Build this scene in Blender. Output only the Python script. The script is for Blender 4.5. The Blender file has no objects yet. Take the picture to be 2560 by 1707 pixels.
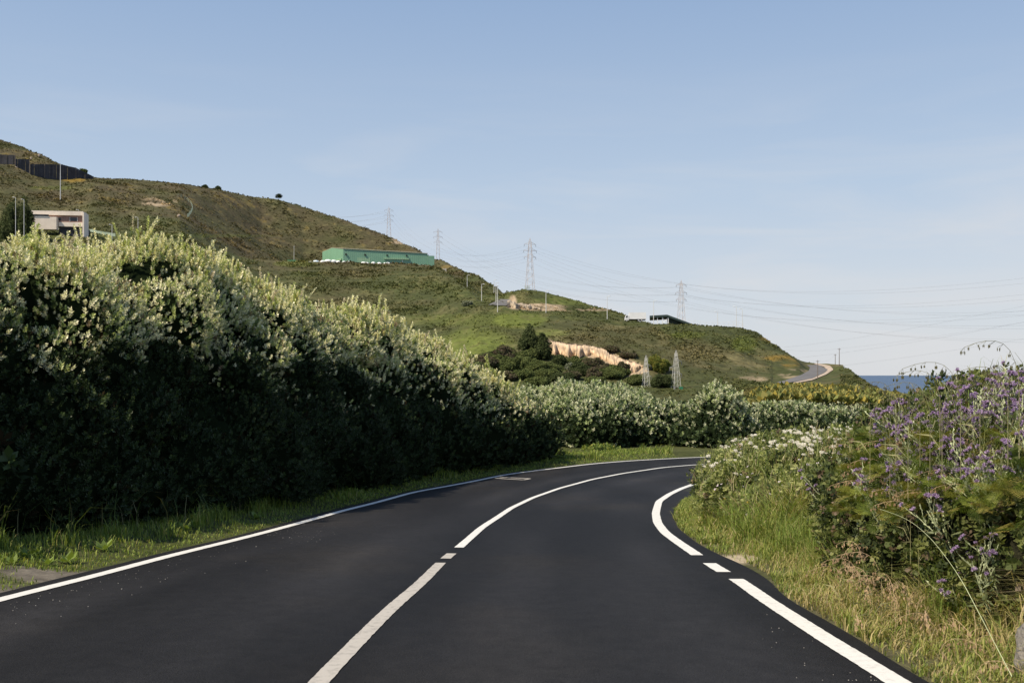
import bpy, math, random
import numpy as np
from mathutils import Vector
R = np.random.RandomState(7); random.seed(7)
S = bpy.context.scene
COL = S.collection
F = 2560*35/36.0; CU = 1280.0; HZ = 936.0      # photo geometry: focal length, centre column, horizon row (2560 px wide)

# ------------------------------------------------------------------ numeric helpers
def _h(ix, iy, iz, seed):
    n = (ix.astype(np.int64)*374761393 + iy.astype(np.int64)*668265263 + iz.astype(np.int64)*2147483647 + seed*1274126177) & 0xffffffff
    n = ((n ^ (n >> 13))*1274126177) & 0xffffffff
    n = n ^ (n >> 16)
    return (n & 0xffffff)/float(0xffffff)
def vnoise(x, y, z=None, seed=0):
    x = np.asarray(x, float); y = np.asarray(y, float)
    z = np.zeros_like(x) if z is None else np.asarray(z, float)
    ix, iy, iz = np.floor(x), np.floor(y), np.floor(z)
    fx, fy, fz = x-ix, y-iy, z-iz
    fx = fx*fx*(3-2*fx); fy = fy*fy*(3-2*fy); fz = fz*fz*(3-2*fz)
    r = 0
    for a in (0, 1):
        for b in (0, 1):
            for c in (0, 1):
                w = (fx if a else 1-fx)*(fy if b else 1-fy)*(fz if c else 1-fz)
                r = r + w*_h(ix+a, iy+b, iz+c, seed)
    return r*2-1
def fbm(x, y, z=None, o=4, seed=0):
    r = 0; a = .5; s = 1.
    for i in range(o):
        r = r + a*vnoise(np.asarray(x)*s+13.7*i, np.asarray(y)*s+7.1*i, None if z is None else np.asarray(z)*s, seed+i)
        a *= .5; s *= 2.03
    return r
def sstep(a, b, x):
    t = np.clip((x-a)/(b-a), 0, 1); return t*t*(3-2*t)
def interp(x, pts):
    p = np.array(pts, float); return np.interp(x, p[:, 0], p[:, 1])

# ------------------------------------------------------------------ object helpers
def tag(o, label=None, cat=None, group=None, kind=None):
    if label: o['label'] = label
    if cat: o['category'] = cat
    if group: o['group'] = group
    if kind: o['kind'] = kind
    return o
def empty(name, loc, rz=0):
    o = bpy.data.objects.new(name, None); o.location = loc; o.rotation_euler = (0, 0, rz); o.empty_display_size = .3
    COL.objects.link(o); return o
def link(name, me, mat, parent=None, loc=None):
    o = bpy.data.objects.new(name, me); COL.objects.link(o)
    if mat is not None and not me.materials: me.materials.append(mat)
    if parent: o.parent = parent
    if loc is not None: o.location = loc
    return o
def npmesh(name, V, faces, C=None, smooth=False):
    """faces: list of int arrays (n,k)"""
    V = np.asarray(V, np.float32)
    me = bpy.data.meshes.new(name)
    faces = [np.asarray(f, np.int32) for f in faces if len(f)]
    me.vertices.add(len(V)); me.vertices.foreach_set('co', V.ravel())
    tot = sum(f.size for f in faces); npoly = sum(len(f) for f in faces)
    me.loops.add(tot); me.polygons.add(npoly)
    me.loops.foreach_set('vertex_index', np.concatenate([f.ravel() for f in faces]))
    cnt = np.concatenate([np.full(len(f), f.shape[1], np.int32) for f in faces])
    st = np.concatenate([[0], np.cumsum(cnt)[:-1]]).astype(np.int32)
    me.polygons.foreach_set('loop_start', st)
    try: me.polygons.foreach_set('loop_total', cnt)
    except Exception: pass
    if smooth: me.polygons.foreach_set('use_smooth', np.ones(npoly, bool))
    me.update(calc_edges=True)
    if C is not None:
        a = me.color_attributes.new('col', 'FLOAT_COLOR', 'POINT')
        c4 = np.ones((len(V), 4), np.float32); c4[:, :3] = C
        a.data.foreach_set('color', c4.ravel())
    return me
class MB:
    def __init__(s): s.v = []; s.f = []
    def add(s, vs, fs):
        b = len(s.v); s.v += [tuple(p) for p in vs]; s.f += [tuple(i+b for i in f) for f in fs]; return s
    def box(s, a, b):
        x0, y0, z0 = a; x1, y1, z1 = b
        return s.add([(x0,y0,z0),(x1,y0,z0),(x1,y1,z0),(x0,y1,z0),(x0,y0,z1),(x1,y0,z1),(x1,y1,z1),(x0,y1,z1)],
              [(0,3,2,1),(4,5,6,7),(0,1,5,4),(1,2,6,5),(2,3,7,6),(3,0,4,7)])
    def tube(s, pts, r, n=6, cap=True):
        pts = [Vector(p) for p in pts]; rs = r if hasattr(r, '__len__') else [r]*len(pts)
        b = len(s.v); up = Vector((0, 0, 1))
        for i, p in enumerate(pts):
            d = (pts[min(i+1, len(pts)-1)]-pts[max(i-1, 0)])
            d = d.normalized() if d.length > 1e-9 else up
            a = d.cross(up) if abs(d.z) < .95 else d.cross(Vector((1, 0, 0)))
            a.normalize(); c = d.cross(a)
            for k in range(n):
                t = 2*math.pi*k/n
                s.v.append(tuple(p + (a*math.cos(t)+c*math.sin(t))*rs[i]))
        for i in range(len(pts)-1):
            for k in range(n):
                k2 = (k+1) % n
                s.f.append((b+i*n+k, b+i*n+k2, b+(i+1)*n+k2, b+(i+1)*n+k))
        if cap:
            s.f.append(tuple(b+k for k in range(n))[::-1]); s.f.append(tuple(b+(len(pts)-1)*n+k for k in range(n)))
        return s
    def ball(s, c, r, nu=10, nv=6, rough=0, seed=0):
        rx, ry, rz = r if hasattr(r, '__len__') else (r, r, r)
        b = len(s.v); rr = random.Random(seed)
        for j in range(nv+1):
            ph = math.pi*j/nv
            for i in range(nu):
                t = 2*math.pi*i/nu; k = 1+rough*(rr.random()-.5) if 0 < j < nv else 1
                s.v.append((c[0]+rx*k*math.sin(ph)*math.cos(t), c[1]+ry*k*math.sin(ph)*math.sin(t), c[2]+rz*k*math.cos(ph)))
        for j in range(nv):
            for i in range(nu):
                i2 = (i+1) % nu
                s.f.append((b+j*nu+i, b+(j+1)*nu+i, b+(j+1)*nu+i2, b+j*nu+i2))
        return s
    def mesh(s, name, smooth=False):
        me = bpy.data.meshes.new(name); me.from_pydata(s.v, [], s.f); me.update()
        if smooth: me.polygons.foreach_set('use_smooth', [True]*len(me.polygons))
        return me
    def build(s, name, mat, parent=None, smooth=False, loc=None): return link(name, s.mesh(name, smooth), mat, parent, loc)
def copy_tree(o, parent=None):
    c = o.copy(); COL.objects.link(c); c.parent = parent
    for ch in o.children: copy_tree(ch, c)
    return c

# ------------------------------------------------------------------ materials
def mat(name, color=(.5, .5, .5), rough=.7, metal=0, spec=.5, vary=0, vscale=3., bump=0, bscale=20.):
    m = bpy.data.materials.new(name); m.use_nodes = True; nt = m.node_tree; N = nt.nodes; L = nt.links
    b = N['Principled BSDF']; b.inputs['Base Color'].default_value = (*color, 1); b.inputs['Roughness'].default_value = rough
    b.inputs['Metallic'].default_value = metal; b.inputs['Specular IOR Level'].default_value = spec
    tc = N.new('ShaderNodeTexCoord')
    if vary:
        no = N.new('ShaderNodeTexNoise'); no.inputs['Scale'].default_value = vscale; no.inputs['Detail'].default_value = 6
        L.new(tc.outputs['Object'], no.inputs['Vector'])
        r = N.new('ShaderNodeValToRGB'); r.color_ramp.elements[0].position = .3; r.color_ramp.elements[1].position = .7
        r.color_ramp.elements[0].color = (*[c*(1-vary) for c in color], 1); r.color_ramp.elements[1].color = (*[min(1, c*(1+vary)) for c in color], 1)
        L.new(no.outputs['Fac'], r.inputs[0]); L.new(r.outputs[0], b.inputs['Base Color'])
    if bump:
        nb = N.new('ShaderNodeTexNoise'); nb.inputs['Scale'].default_value = bscale; nb.inputs['Detail'].default_value = 5
        L.new(tc.outputs['Object'], nb.inputs['Vector'])
        bp = N.new('ShaderNodeBump'); bp.inputs['Strength'].default_value = bump; bp.inputs['Distance'].default_value = .05
        L.new(nb.outputs['Fac'], bp.inputs['Height']); L.new(bp.outputs[0], b.inputs['Normal'])
    return m
def leafmat(name, rough=.5, trans=.28, spec=.4, tint=(1.0, 1.15, .6)):
    m = bpy.data.materials.new(name); m.use_nodes = True; nt = m.node_tree; N = nt.nodes; L = nt.links
    b = N['Principled BSDF']; b.inputs['Roughness'].default_value = rough; b.inputs['Specular IOR Level'].default_value = spec
    a = N.new('ShaderNodeAttribute'); a.attribute_name = 'col'; L.new(a.outputs['Color'], b.inputs['Base Color'])
    sm = N.new('ShaderNodeMapRange'); sm.inputs[1].default_value = .015; sm.inputs[2].default_value = .10; sm.inputs[3].default_value = 0; sm.inputs[4].default_value = spec
    L.new(a.outputs['Fac'], sm.inputs[0]); L.new(sm.outputs[0], b.inputs['Specular IOR Level'])
    if trans:
        t = N.new('ShaderNodeBsdfTranslucent'); mx = N.new('ShaderNodeMixShader'); mu = N.new('ShaderNodeMixRGB'); mu.blend_type = 'MULTIPLY'
        mu.inputs[0].default_value = 1; mu.inputs[2].default_value = (*tint, 1)
        L.new(a.outputs['Color'], mu.inputs[1]); L.new(mu.outputs[0], t.inputs['Color'])
        mx.inputs[0].default_value = trans; L.new(b.outputs[0], mx.inputs[1]); L.new(t.outputs[0], mx.inputs[2])
        L.new(mx.outputs[0], N['Material Output'].inputs['Surface'])
    return m
def groundmat(name, s1=6., amp=.35, bump=.5, bd=.05, rough=.95):
    m = bpy.data.materials.new(name); m.use_nodes = True; nt = m.node_tree; N = nt.nodes; L = nt.links
    b = N['Principled BSDF']; b.inputs['Roughness'].default_value = rough; b.inputs['Specular IOR Level'].default_value = .1
    a = N.new('ShaderNodeAttribute'); a.attribute_name = 'col'
    tc = N.new('ShaderNodeTexCoord'); no = N.new('ShaderNodeTexNoise'); no.inputs['Scale'].default_value = s1; no.inputs['Detail'].default_value = 8
    no.inputs['Roughness'].default_value = .7
    L.new(tc.outputs['Object'], no.inputs['Vector'])
    mr = N.new('ShaderNodeMapRange'); mr.inputs[1].default_value = .3; mr.inputs[2].default_value = .7; mr.inputs[3].default_value = 1-amp; mr.inputs[4].default_value = 1+amp
    L.new(no.outputs['Fac'], mr.inputs[0])
    mu = N.new('ShaderNodeVectorMath'); mu.operation = 'SCALE'; L.new(a.outputs['Color'], mu.inputs[0]); L.new(mr.outputs[0], mu.inputs['Scale'])
    L.new(mu.outputs[0], b.inputs['Base Color'])
    bp = N.new('ShaderNodeBump'); bp.inputs['Strength'].default_value = bump; bp.inputs['Distance'].default_value = bd
    L.new(no.outputs['Fac'], bp.inputs['Height']); L.new(bp.outputs[0], b.inputs['Normal'])
    return m
def asphaltmat(name, base=(.0105, .0102, .0109)):
    m = bpy.data.materials.new(name); m.use_nodes = True; nt = m.node_tree; N = nt.nodes; L = nt.links
    b = N['Principled BSDF']; b.inputs['Roughness'].default_value = .72; b.inputs['Specular IOR Level'].default_value = .13
    tc = N.new('ShaderNodeTexCoord')
    def noise(sc, det=4, st=None):
        n = N.new('ShaderNodeTexNoise'); n.inputs['Scale'].default_value = sc; n.inputs['Detail'].default_value = det
        if st:
            mp = N.new('ShaderNodeMapping'); mp.inputs['Scale'].default_value = st; L.new(tc.outputs['Object'], mp.inputs[0]); L.new(mp.outputs[0], n.inputs['Vector'])
        else: L.new(tc.outputs['Object'], n.inputs['Vector'])
        return n
    def rng(n, a, c, lo, hi):
        r = N.new('ShaderNodeMapRange'); r.inputs[1].default_value = a; r.inputs[2].default_value = c; r.inputs[3].default_value = lo; r.inputs[4].default_value = hi
        L.new(n.outputs['Fac'] if 'Fac' in n.outputs else n.outputs[0], r.inputs[0]); return r
    big = rng(noise(.55, 4, (1, .22, 1)), .35, .65, .72, 1.35); mid = rng(noise(6, 5), .3, .7, .85, 1.18); fine = rng(noise(150, 3), .32, .68, .25, 2.1)
    vo = N.new('ShaderNodeTexVoronoi'); vo.inputs['Scale'].default_value = 26; L.new(tc.outputs['Object'], vo.inputs['Vector'])
    m1 = N.new('ShaderNodeMath'); m1.operation = 'MULTIPLY'; L.new(big.outputs[0], m1.inputs[0]); L.new(mid.outputs[0], m1.inputs[1])
    at_ = N.new('ShaderNodeAttribute'); at_.attribute_name = 'col'; m0 = N.new('ShaderNodeMath'); m0.operation = 'MULTIPLY'; L.new(m1.outputs[0], m0.inputs[0]); L.new(at_.outputs['Fac'], m0.inputs[1])
    m2 = N.new('ShaderNodeMath'); m2.operation = 'MULTIPLY'; L.new(m0.outputs[0], m2.inputs[0]); L.new(fine.outputs[0], m2.inputs[1])
    warm = N.new('ShaderNodeMixRGB'); warm.inputs[1].default_value = (*base, 1); warm.inputs[2].default_value = (.0135, .0122, .0114, 1)
    w = rng(noise(.3, 3), .5, .68, 0, 1); L.new(w.outputs[0], warm.inputs[0])
    mu = N.new('ShaderNodeVectorMath'); mu.operation = 'SCALE'; L.new(warm.outputs[0], mu.inputs[0]); L.new(m2.outputs[0], mu.inputs['Scale'])
    L.new(mu.outputs[0], b.inputs['Base Color'])
    bp = N.new('ShaderNodeBump'); bp.inputs['Strength'].default_value = .6; bp.inputs['Distance'].default_value = .006
    nb = noise(120, 3); L.new(nb.outputs['Fac'], bp.inputs['Height']); L.new(bp.outputs[0], b.inputs['Normal'])
    return m
def paintmat(name, base=(.66, .65, .62), wear=.1):
    m = bpy.data.materials.new(name); m.use_nodes = True; nt = m.node_tree; N = nt.nodes; L = nt.links
    b = N['Principled BSDF']; b.inputs['Roughness'].default_value = .7
    tc = N.new('ShaderNodeTexCoord'); n = N.new('ShaderNodeTexNoise'); n.inputs['Scale'].default_value = 14; n.inputs['Detail'].default_value = 8; n.inputs['Roughness'].default_value = .75
    L.new(tc.outputs['Object'], n.inputs['Vector'])
    r = N.new('ShaderNodeValToRGB'); e = r.color_ramp.elements
    e[0].position = .30; e[0].color = (*[c*(1-wear*3) for c in base], 1); e[1].position = .5; e[1].color = (*base, 1)
    L.new(n.outputs['Fac'], r.inputs[0]); L.new(r.outputs[0], b.inputs['Base Color']); return m
M = dict(
 hedge=leafmat('hedge_leaf', .42, .22, .55), leaf=leafmat('leaf', .55, .3, .35), grass=leafmat('grass', .6, .35, .25, (1.1, 1.1, .5)),
 scrub=leafmat('scrub', .8, .12, .15), petal=leafmat('petal', .7, .3, .2, (1, 1, 1)), ground=groundmat('ground'), hill=groundmat('hill', .35, .45, .8, .8),
 asphalt=asphaltmat('asphalt'), farroad=mat('far_asphalt', (.12, .115, .115), .9, vary=.15, vscale=.3),
 paint=paintmat('road_paint'), paintworn=paintmat('worn_paint', (.42, .39, .35), .16),
 steel=mat('galvanised', (.60, .59, .57), .6, .2, vary=.15), redsteel=mat('painted_steel', (.48, .42, .40), .6, vary=.15, vscale=.4),
 pole=mat('pole_paint', (.62, .62, .60), .5, vary=.06), wood=mat('weathered_wood', (.16, .13, .11), .9, vary=.3),
 wire=mat('wire', (.16, .16, .17), .6), white=mat('white_panel', (.75, .75, .76), .5, vary=.05, vscale=.5), glass=mat('dark_glass', (.02, .025, .03), .1),
 tyre=mat('rubber', (.02, .02, .02), .9), cream=mat('cream_render', (.78, .68, .58), .9, vary=.1, vscale=.3), brick=mat('brick', (.27, .17, .14), .9, vary=.2, vscale=2.),
 dirt=mat('dirt', (.36, .29, .23), 1, vary=.25, vscale=.4, bump=.4, bscale=3), rock=mat('rock', (.23, .21, .19), .95, vary=.35, vscale=6., bump=1., bscale=14.),
 darkwood=mat('dark_panel', (.035, .034, .04), .8, vary=.4, vscale=.35), bag=mat('white_bag', (.75, .76, .76), .8, vary=.12, vscale=2.),
 roofgreen=mat('dark_green_sheet', (.025, .045, .04), .6), palegreen=mat('pale_green_mesh', (.30, .38, .30), .8, vary=.1), green=mat('green_paint', (.03, .2, .1), .6, vary=.1),
 concrete=mat('concrete', (.40, .38, .35), .95, vary=.2, vscale=.8), terracotta=mat('terracotta', (.42, .2, .12), .9, vary=.15),
 stem=mat('stem', (.42, .46, .27), .8, vary=.2), bark=mat('bark', (.07, .055, .045), .95, vary=.3), pebble=mat('pebble', (.34, .32, .29), .9, vary=.3, vscale=30.),
)
def metalsheet(name, c, sc, d=(1, 0, 0)):
    m = mat(name, c, .5, vary=.06, vscale=.2); nt = m.node_tree; N = nt.nodes; L = nt.links
    tc = N.new('ShaderNodeTexCoord'); w = N.new('ShaderNodeTexWave'); w.wave_type = 'BANDS'; w.bands_direction = 'X'; w.inputs['Scale'].default_value = sc
    L.new(tc.outputs['Object'], w.inputs['Vector']); bp = N.new('ShaderNodeBump'); bp.inputs['Distance'].default_value = .12; bp.inputs['Strength'].default_value = .25
    L.new(w.outputs['Fac'], bp.inputs['Height']); L.new(bp.outputs[0], N['Principled BSDF'].inputs['Normal']); return m
M['sheet'] = metalsheet('green_sheet', (.17, .33, .225), .25); M['sheet2'] = metalsheet('lighter_green_sheet', (.25, .40, .25), .25)

# ------------------------------------------------------------------ road surface: falls away from the camera and levels out
def slope(y): return np.where(y < 16, .069, np.where(y < 38, .069-.064*(y-16)/22., .005))
_ys = np.linspace(-40, 120, 3201); _H = np.cumsum(slope(_ys))*(_ys[1]-_ys[0]); _H = _H-np.interp(0, _ys, _H)+1.4
def zroad(y): return -np.interp(y, _ys, _H)
def gp(u, v):                                   # photo pixel -> point on the road surface
    lo, hi = 1.0, 119.
    for _ in range(60):
        m = .5*(lo+hi)
        if F*(-zroad(m))/m > v-HZ: lo = m
        else: hi = m
    return np.array([(u-CU)/F*m, m, float(zroad(m))])
def at(u, v, y): return np.array([(u-CU)/F*y, y, (HZ-v)/F*y])
def resample(P, step, smooth=3):
    P = np.array(P, float); d = np.r_[0, np.cumsum(np.linalg.norm(np.diff(P, axis=0), axis=1))]
    n = max(3, int(d[-1]/step)); t = np.linspace(0, d[-1], n)
    Q = np.stack([np.interp(t, d, P[:, k]) for k in range(P.shape[1])], 1)
    for _ in range(smooth): Q[1:-1] = .25*Q[:-2]+.5*Q[1:-1]+.25*Q[2:]
    return Q
Lpx = [(0,1497),(204,1449),(408,1393),(612,1344),(760,1304),(855,1276.5),(929,1259),(1032,1230),(1168,1206),(1258,1187),(1331,1177),(1399,1169),(1480,1159),(1582,1151),(1756,1142)]
Cpx = [(794,1707),(910,1588),(978,1520),(1053,1457),(1102,1406),(1121,1390),(1146,1370),(1206,1317),(1277,1270),(1331,1244),(1399,1220),(1480,1198),(1557,1183),(1659,1168),(1756,1160)]
Rpx = [(2245,1707),(2155,1651),(2081,1607),(1987,1546),(1920,1503),(1839,1446),(1790,1419),(1745,1389),(1696,1356),(1663,1332),(1644,1307),(1639,1283),(1647,1253),(1674,1235),(1701,1222),(1739,1208)]
def world(px): return np.array([gp(*p)[:2] for p in px])
Lw, Cw, Rw = world(Lpx), world(Cpx), world(Rpx)
def extend(W, pre, post): return np.vstack([pre, W, post])
Lw = extend(Lw, [(Lw[0]+(W-np.array([0,0]))) for W in [np.array([-.6,-16.]), np.array([-.35,-8.])]], [Lw[-1]+[8, .8], Lw[-1]+[20, .2], Lw[-1]+[34, -4]])
Cw = extend(Cw, [[-1.3,-8], [-1.15,0]], [Cw[-1]+[8, .9], Cw[-1]+[20, .6], Cw[-1]+[33, -3]])
Rw = extend(Rw, [[2.2,-8], [2.2,0]], [Rw[-1]+[2.2, 1.9], Rw[-1]+[8, 4.2], Rw[-1]+[19, 4.9], Rw[-1]+[31, 2]])
print('L', np.round(Lw, 1).tolist()); print('C', np.round(Cw, 1).tolist()); print('R', np.round(Rw, 1).tolist())
Lc, Cc, Rc = resample(Lw, .4, 6), resample(Cw, .25, 6), resample(Rw, .25, 3)
def nrm(P):
    T = np.gradient(P, axis=0); T /= np.linalg.norm(T, axis=1)[:, None]+1e-9; return np.stack([-T[:, 1], T[:, 0]], 1)    # left normal
REpx = [(2320,1707),(2205,1630),(2090,1560),(2014,1524),(1954,1482),(1932,1453),(1910,1424),(1850,1404),(1785,1380),(1741,1355),(1698,1322),(1681,1290),(1690,1262),(1712,1245)]
RE = extend(world(REpx), [[2.75,-8],[2.75,0]], [Rw[16+2]+[.3, -.6], Rw[-4]+[.7,-.7], Rw[-3]+[.2,-.9], Rw[-2]+[0,-.9], Rw[-1]+[0,-.9]])
RE = resample(RE, .12, 4); RE = RE+nrm(RE)*(.035*fbm(RE[:, 0]*3, RE[:, 1]*3, seed=2))[:, None]
LE = Lc+nrm(Lc)*(.26+.05*fbm(np.arange(len(Lc))*.3, np.zeros(len(Lc))))[:, None]
def strip(name, A, B, zoff, m, wob=0):
    n = min(len(A), len(B)); V = []; k = 6
    for i in range(n):
        for j in range(k+1):
            p = A[i]+(B[i]-A[i])*j/k; V.append((p[0], p[1], float(zroad(p[1]))+zoff))
    fs = [(i*(k+1)+j, i*(k+1)+j+1, (i+1)*(k+1)+j+1, (i+1)*(k+1)+j) for i in range(n-1) for j in range(k)]
    return link(name, npmesh(name, V, [np.array(fs)]), m)
def reparam(P, n):
    d = np.r_[0, np.cumsum(np.linalg.norm(np.diff(P, axis=0), axis=1))]; t = np.linspace(0, d[-1], n)
    return np.stack([np.interp(t, d, P[:, k]) for k in range(2)], 1)
# asphalt: left half and right half joined along the centre line
NA = 420
def match(A, B):   # closest arc pairing
    out = []
    j0 = 0
    for p in A:
        d = np.linalg.norm(B-p, axis=1); d[:j0] = 1e9; d[j0+30:] = 1e9
        j0 = int(np.argmin(d)); out.append(B[j0])
    Q = np.array(out)
    for _ in range(12): Q[1:-1] = .25*Q[:-2]+.5*Q[1:-1]+.25*Q[2:]
    return Q
Cd = reparam(Cc, NA); LEd = reparam(LE, NA*2); REd = reparam(RE, NA*3)
LEm, REm = match(Cd, LEd), match(Cd, REd)
V = []; KL, KR = 28, 28
cols = [LEm*(1-j/KL)+Cd*(j/KL) for j in range(KL)]+[Cd*(1-j/KR)+REm*(j/KR) for j in range(KR+1)]
G = np.stack(cols, 1); nr, nc = G.shape[:2]
V = np.concatenate([G, zroad(G[:, :, 1])[:, :, None]], 2)
lat = np.abs((np.arange(nc)-KL)/KL)[None, :]; tr = np.exp(-((lat-.27)/.10)**2)+np.exp(-((lat-.72)/.10)**2); gsm = fbm(G[:, :, 0]*.5, G[:, :, 1]*.16, seed=4)
RC = np.repeat((1+.55*tr*(.75+1.2*gsm)-.22*np.exp(-(lat/.07)**2)+.25*sstep(.9, 1., lat)*(.3+fbm(G[:, :, 0]*3, G[:, :, 1]*3)))[:, :, None], 3, 2)
idx = np.arange(nr*nc).reshape(nr, nc)
fq = np.stack([idx[:-1, :-1], idx[:-1, 1:], idx[1:, 1:], idx[1:, :-1]], -1).reshape(-1, 4)
road = tag(link('road', npmesh('road', V.reshape(-1, 3), [fq[:, ::-1]], RC.reshape(-1, 3)), M['asphalt']), kind='structure', label='dark fresh asphalt two lane road curving right behind the flowering bank', cat='road')
def clipy(P, a, b):       # keep polyline between two photo pixels (nearest)
    A, B = gp(*a)[:2], gp(*b)[:2]
    i, j = np.argmin(np.linalg.norm(P-A, axis=1)), np.argmin(np.linalg.norm(P-B, axis=1)); i, j = min(i, j), max(i, j)
    return P[i:j+1]
def line(name, P, w, m, label):
    Nn = nrm(P)
    n = len(P); V = np.zeros((n, 2, 3))
    for k, sg in enumerate((-.5, .5)):
        q = P+Nn*(w*sg+.0035*vnoise(P[:, 0]*22+sg*50, P[:, 1]*22))[:, None]+Nn*(  .0018*vnoise(P[:, 0]*5+sg*9, P[:, 1]*5))[:, None]; V[:, k, :2] = q; V[:, k, 2] = zroad(q[:, 1])+.006
    idx = np.arange(n*2).reshape(n, 2)
    fs = np.stack([idx[:-1, 0], idx[1:, 0], idx[1:, 1], idx[:-1, 1]], -1)
    o = link(name, npmesh(name, V.reshape(-1, 3), [fs]), m); tag(o, label, 'road marking', kind='structure'); return o
Cf, Rf, Lf = reparam(Cc, 3000), reparam(Rc, 3000), reparam(Lc, 1500)
line('edge_line', Lf, .15, M['paint'], 'long white edge line on the left side of the road along the hedge')
c0 = Cf[:np.argmin(np.linalg.norm(Cf-gp(1102,1406)[:2], axis=1))]
line('centre_line', c0, .125, M['paintworn'], 'worn cream centre line stroke nearest the camera')
line('centre_line', clipy(Cf, (1113,1396.5), (1129,1383.5)), .125, M['paintworn'], 'short cream dash in the gap of the centre line')
line('centre_line', Cf[np.argmin(np.linalg.norm(Cf-gp(1146,1369)[:2], axis=1)):], .125, M['paint'], 'far curving part of the white centre line')
line('edge_line', Rf[:np.argmin(np.linalg.norm(Rf-gp(1839,1447)[:2], axis=1))], .155, M['paint'], 'straight white edge line beside the dry grass on the right')
line('edge_line', clipy(Rf, (1801,1430), (1772,1408)), .155, M['paint'], 'short white dash in the gap of the right edge line')
line('edge_line', Rf[np.argmin(np.linalg.norm(Rf-gp(1743,1388)[:2], axis=1)):], .155, M['paint'], 'tightly curved white edge line round the inside of the bend')
b = MB()
q = [gp(*p) for p in [(1238,1196),(1262,1193.5),(1325,1197),(1308,1200)]]
for i in range(4):
    A, B = q[i], q[(i+1) % 4]; d = (B-A)[:2]; d /= np.linalg.norm(d); n_ = np.array([-d[1], d[0]])*.05
    b.add([(A[0]-n_[0], A[1]-n_[1], A[2]+.012+.001*i), (B[0]-n_[0], B[1]-n_[1], B[2]+.012+.001*i), (B[0]+n_[0], B[1]+n_[1], B[2]+.012+.001*i), (A[0]+n_[0], A[1]+n_[1], A[2]+.012+.001*i)], [(0, 1, 2, 3)])
tag(b.build('painted_outline', M['paintworn']), 'small worn white painted outline on the road by the end of the tall hedge', 'road marking', kind='structure')

# ------------------------------------------------------------------ near ground with the bank on the inside of the bend
def polydist(X, Y, P):      # distance to polyline and side (positive = right of travel)
    D = np.full(X.shape, 1e9); Sd = np.zeros(X.shape)
    for a, b_ in zip(P[:-1], P[1:]):
        e = b_-a; L2 = e@e+1e-9
        t = np.clip(((X-a[0])*e[0]+(Y-a[1])*e[1])/L2, 0, 1)
        dx, dy = X-(a[0]+t*e[0]), Y-(a[1]+t*e[1]); d = np.hypot(dx, dy)
        c = e[0]*dy-e[1]*dx; m = d < D
        D = np.where(m, d, D); Sd = np.where(m, -np.sign(c), Sd)
    return D*Sd
REs, LEs = RE[::6], LE[::3]
def zground(X, Y):
    X = np.asarray(X, float); Y = np.asarray(Y, float)
    z = zroad(Y)
    sr = polydist(X, Y, REs)          # >0 beyond the right edge
    sl = -polydist(X, Y, LEs)         # >0 beyond the left edge
    onroad = (sr <= 0) & (sl <= 0)
    near = 1-sstep(9, 13, Y)
    sr = np.clip(sr, 0, 9)
    bank = sstep(.1, 1.6, sr)*.35+sstep(1., 4.2, sr)*(.35+.35*near)
    left = sstep(0., 1.4, np.clip(sl, 0, 5))*.12
    rough = .04*fbm(X*1.1, Y*1.1, o=3)*sstep(0., .5, np.maximum(sr, sl))
    return z-np.where(onroad, .035, .012)+np.where(sr > 0, bank, 0)+np.where(sl > 0, left, 0)+rough, sr, sl
def axis(a, b, pts):
    return np.unique(np.concatenate([np.arange(s, e, st) for s, e, st in pts]+[[b]]))
gx = axis(-70, 70, [(-70,-16,2.),(-16,-9,.5),(-9,10,.16),(10,24,.5),(24,70,2.)]); gy = axis(-30, 72, [(-30,2,1.),(2,32,.16),(32,50,.4),(50,72,1.5)])
GX, GY = np.meshgrid(gx, gy); GZ, SR, SL = zground(GX, GY)
C = np.zeros(GX.shape+(3,)); C[:] = (.055, .062, .022)
C += (.03*fbm(GX*.8, GY*.8, seed=5))[..., None]*np.array([1, 1, .5])
gr = sstep(.15, .02, SR)*(SR > 0)+0
C = np.where((SR > 0)[..., None] & (SR < .35)[..., None], np.array([.085, .08, .045])*(1+.3*fbm(GX*3, GY*3))[..., None], C)
C = np.where(((SR > .35) & (SR < 2.4))[..., None], np.array([.13, .12, .055])*(1+.3*fbm(GX*3, GY*3))[..., None], C)
def blobmask(X, Y, c, r, seed=3): return sstep(1.1, .75, np.hypot((X-c[0])/r[0], (Y-c[1])/r[1])+.35*fbm(X*2, Y*2, seed=seed))
gv = blobmask(GX, GY, gp(215, 1438)[:2], (1.0, .45))+blobmask(GX, GY, gp(60, 1480)[:2], (.9, .5))
C = C*(1-gv[..., None].clip(0, 1))+np.array([.13, .115, .095])*(1+.5*vnoise(GX*9, GY*9))[..., None]*gv[..., None].clip(0, 1)
gv2 = blobmask(GX, GY, gp(1850, 1398)[:2]+[.05, .2], (.3, .5)); C = C*(1-gv2[..., None])+np.array([.36, .30, .22])*gv2[..., None]
C = C.clip(.01, 1); idx = np.arange(GX.size).reshape(GX.shape)
fq = np.stack([idx[:-1, :-1], idx[:-1, 1:], idx[1:, 1:], idx[1:, :-1]], -1).reshape(-1, 4)
tag(link('ground', npmesh('ground', np.stack([GX, GY, GZ], -1).reshape(-1, 3), [fq], C.reshape(-1, 3), True), M['ground']), 'grassy roadside soil under the verges and the bank', 'ground', kind='structure')
def zg(x, y): return float(zground(np.array([x]), np.array([y]))[0][0])

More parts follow.
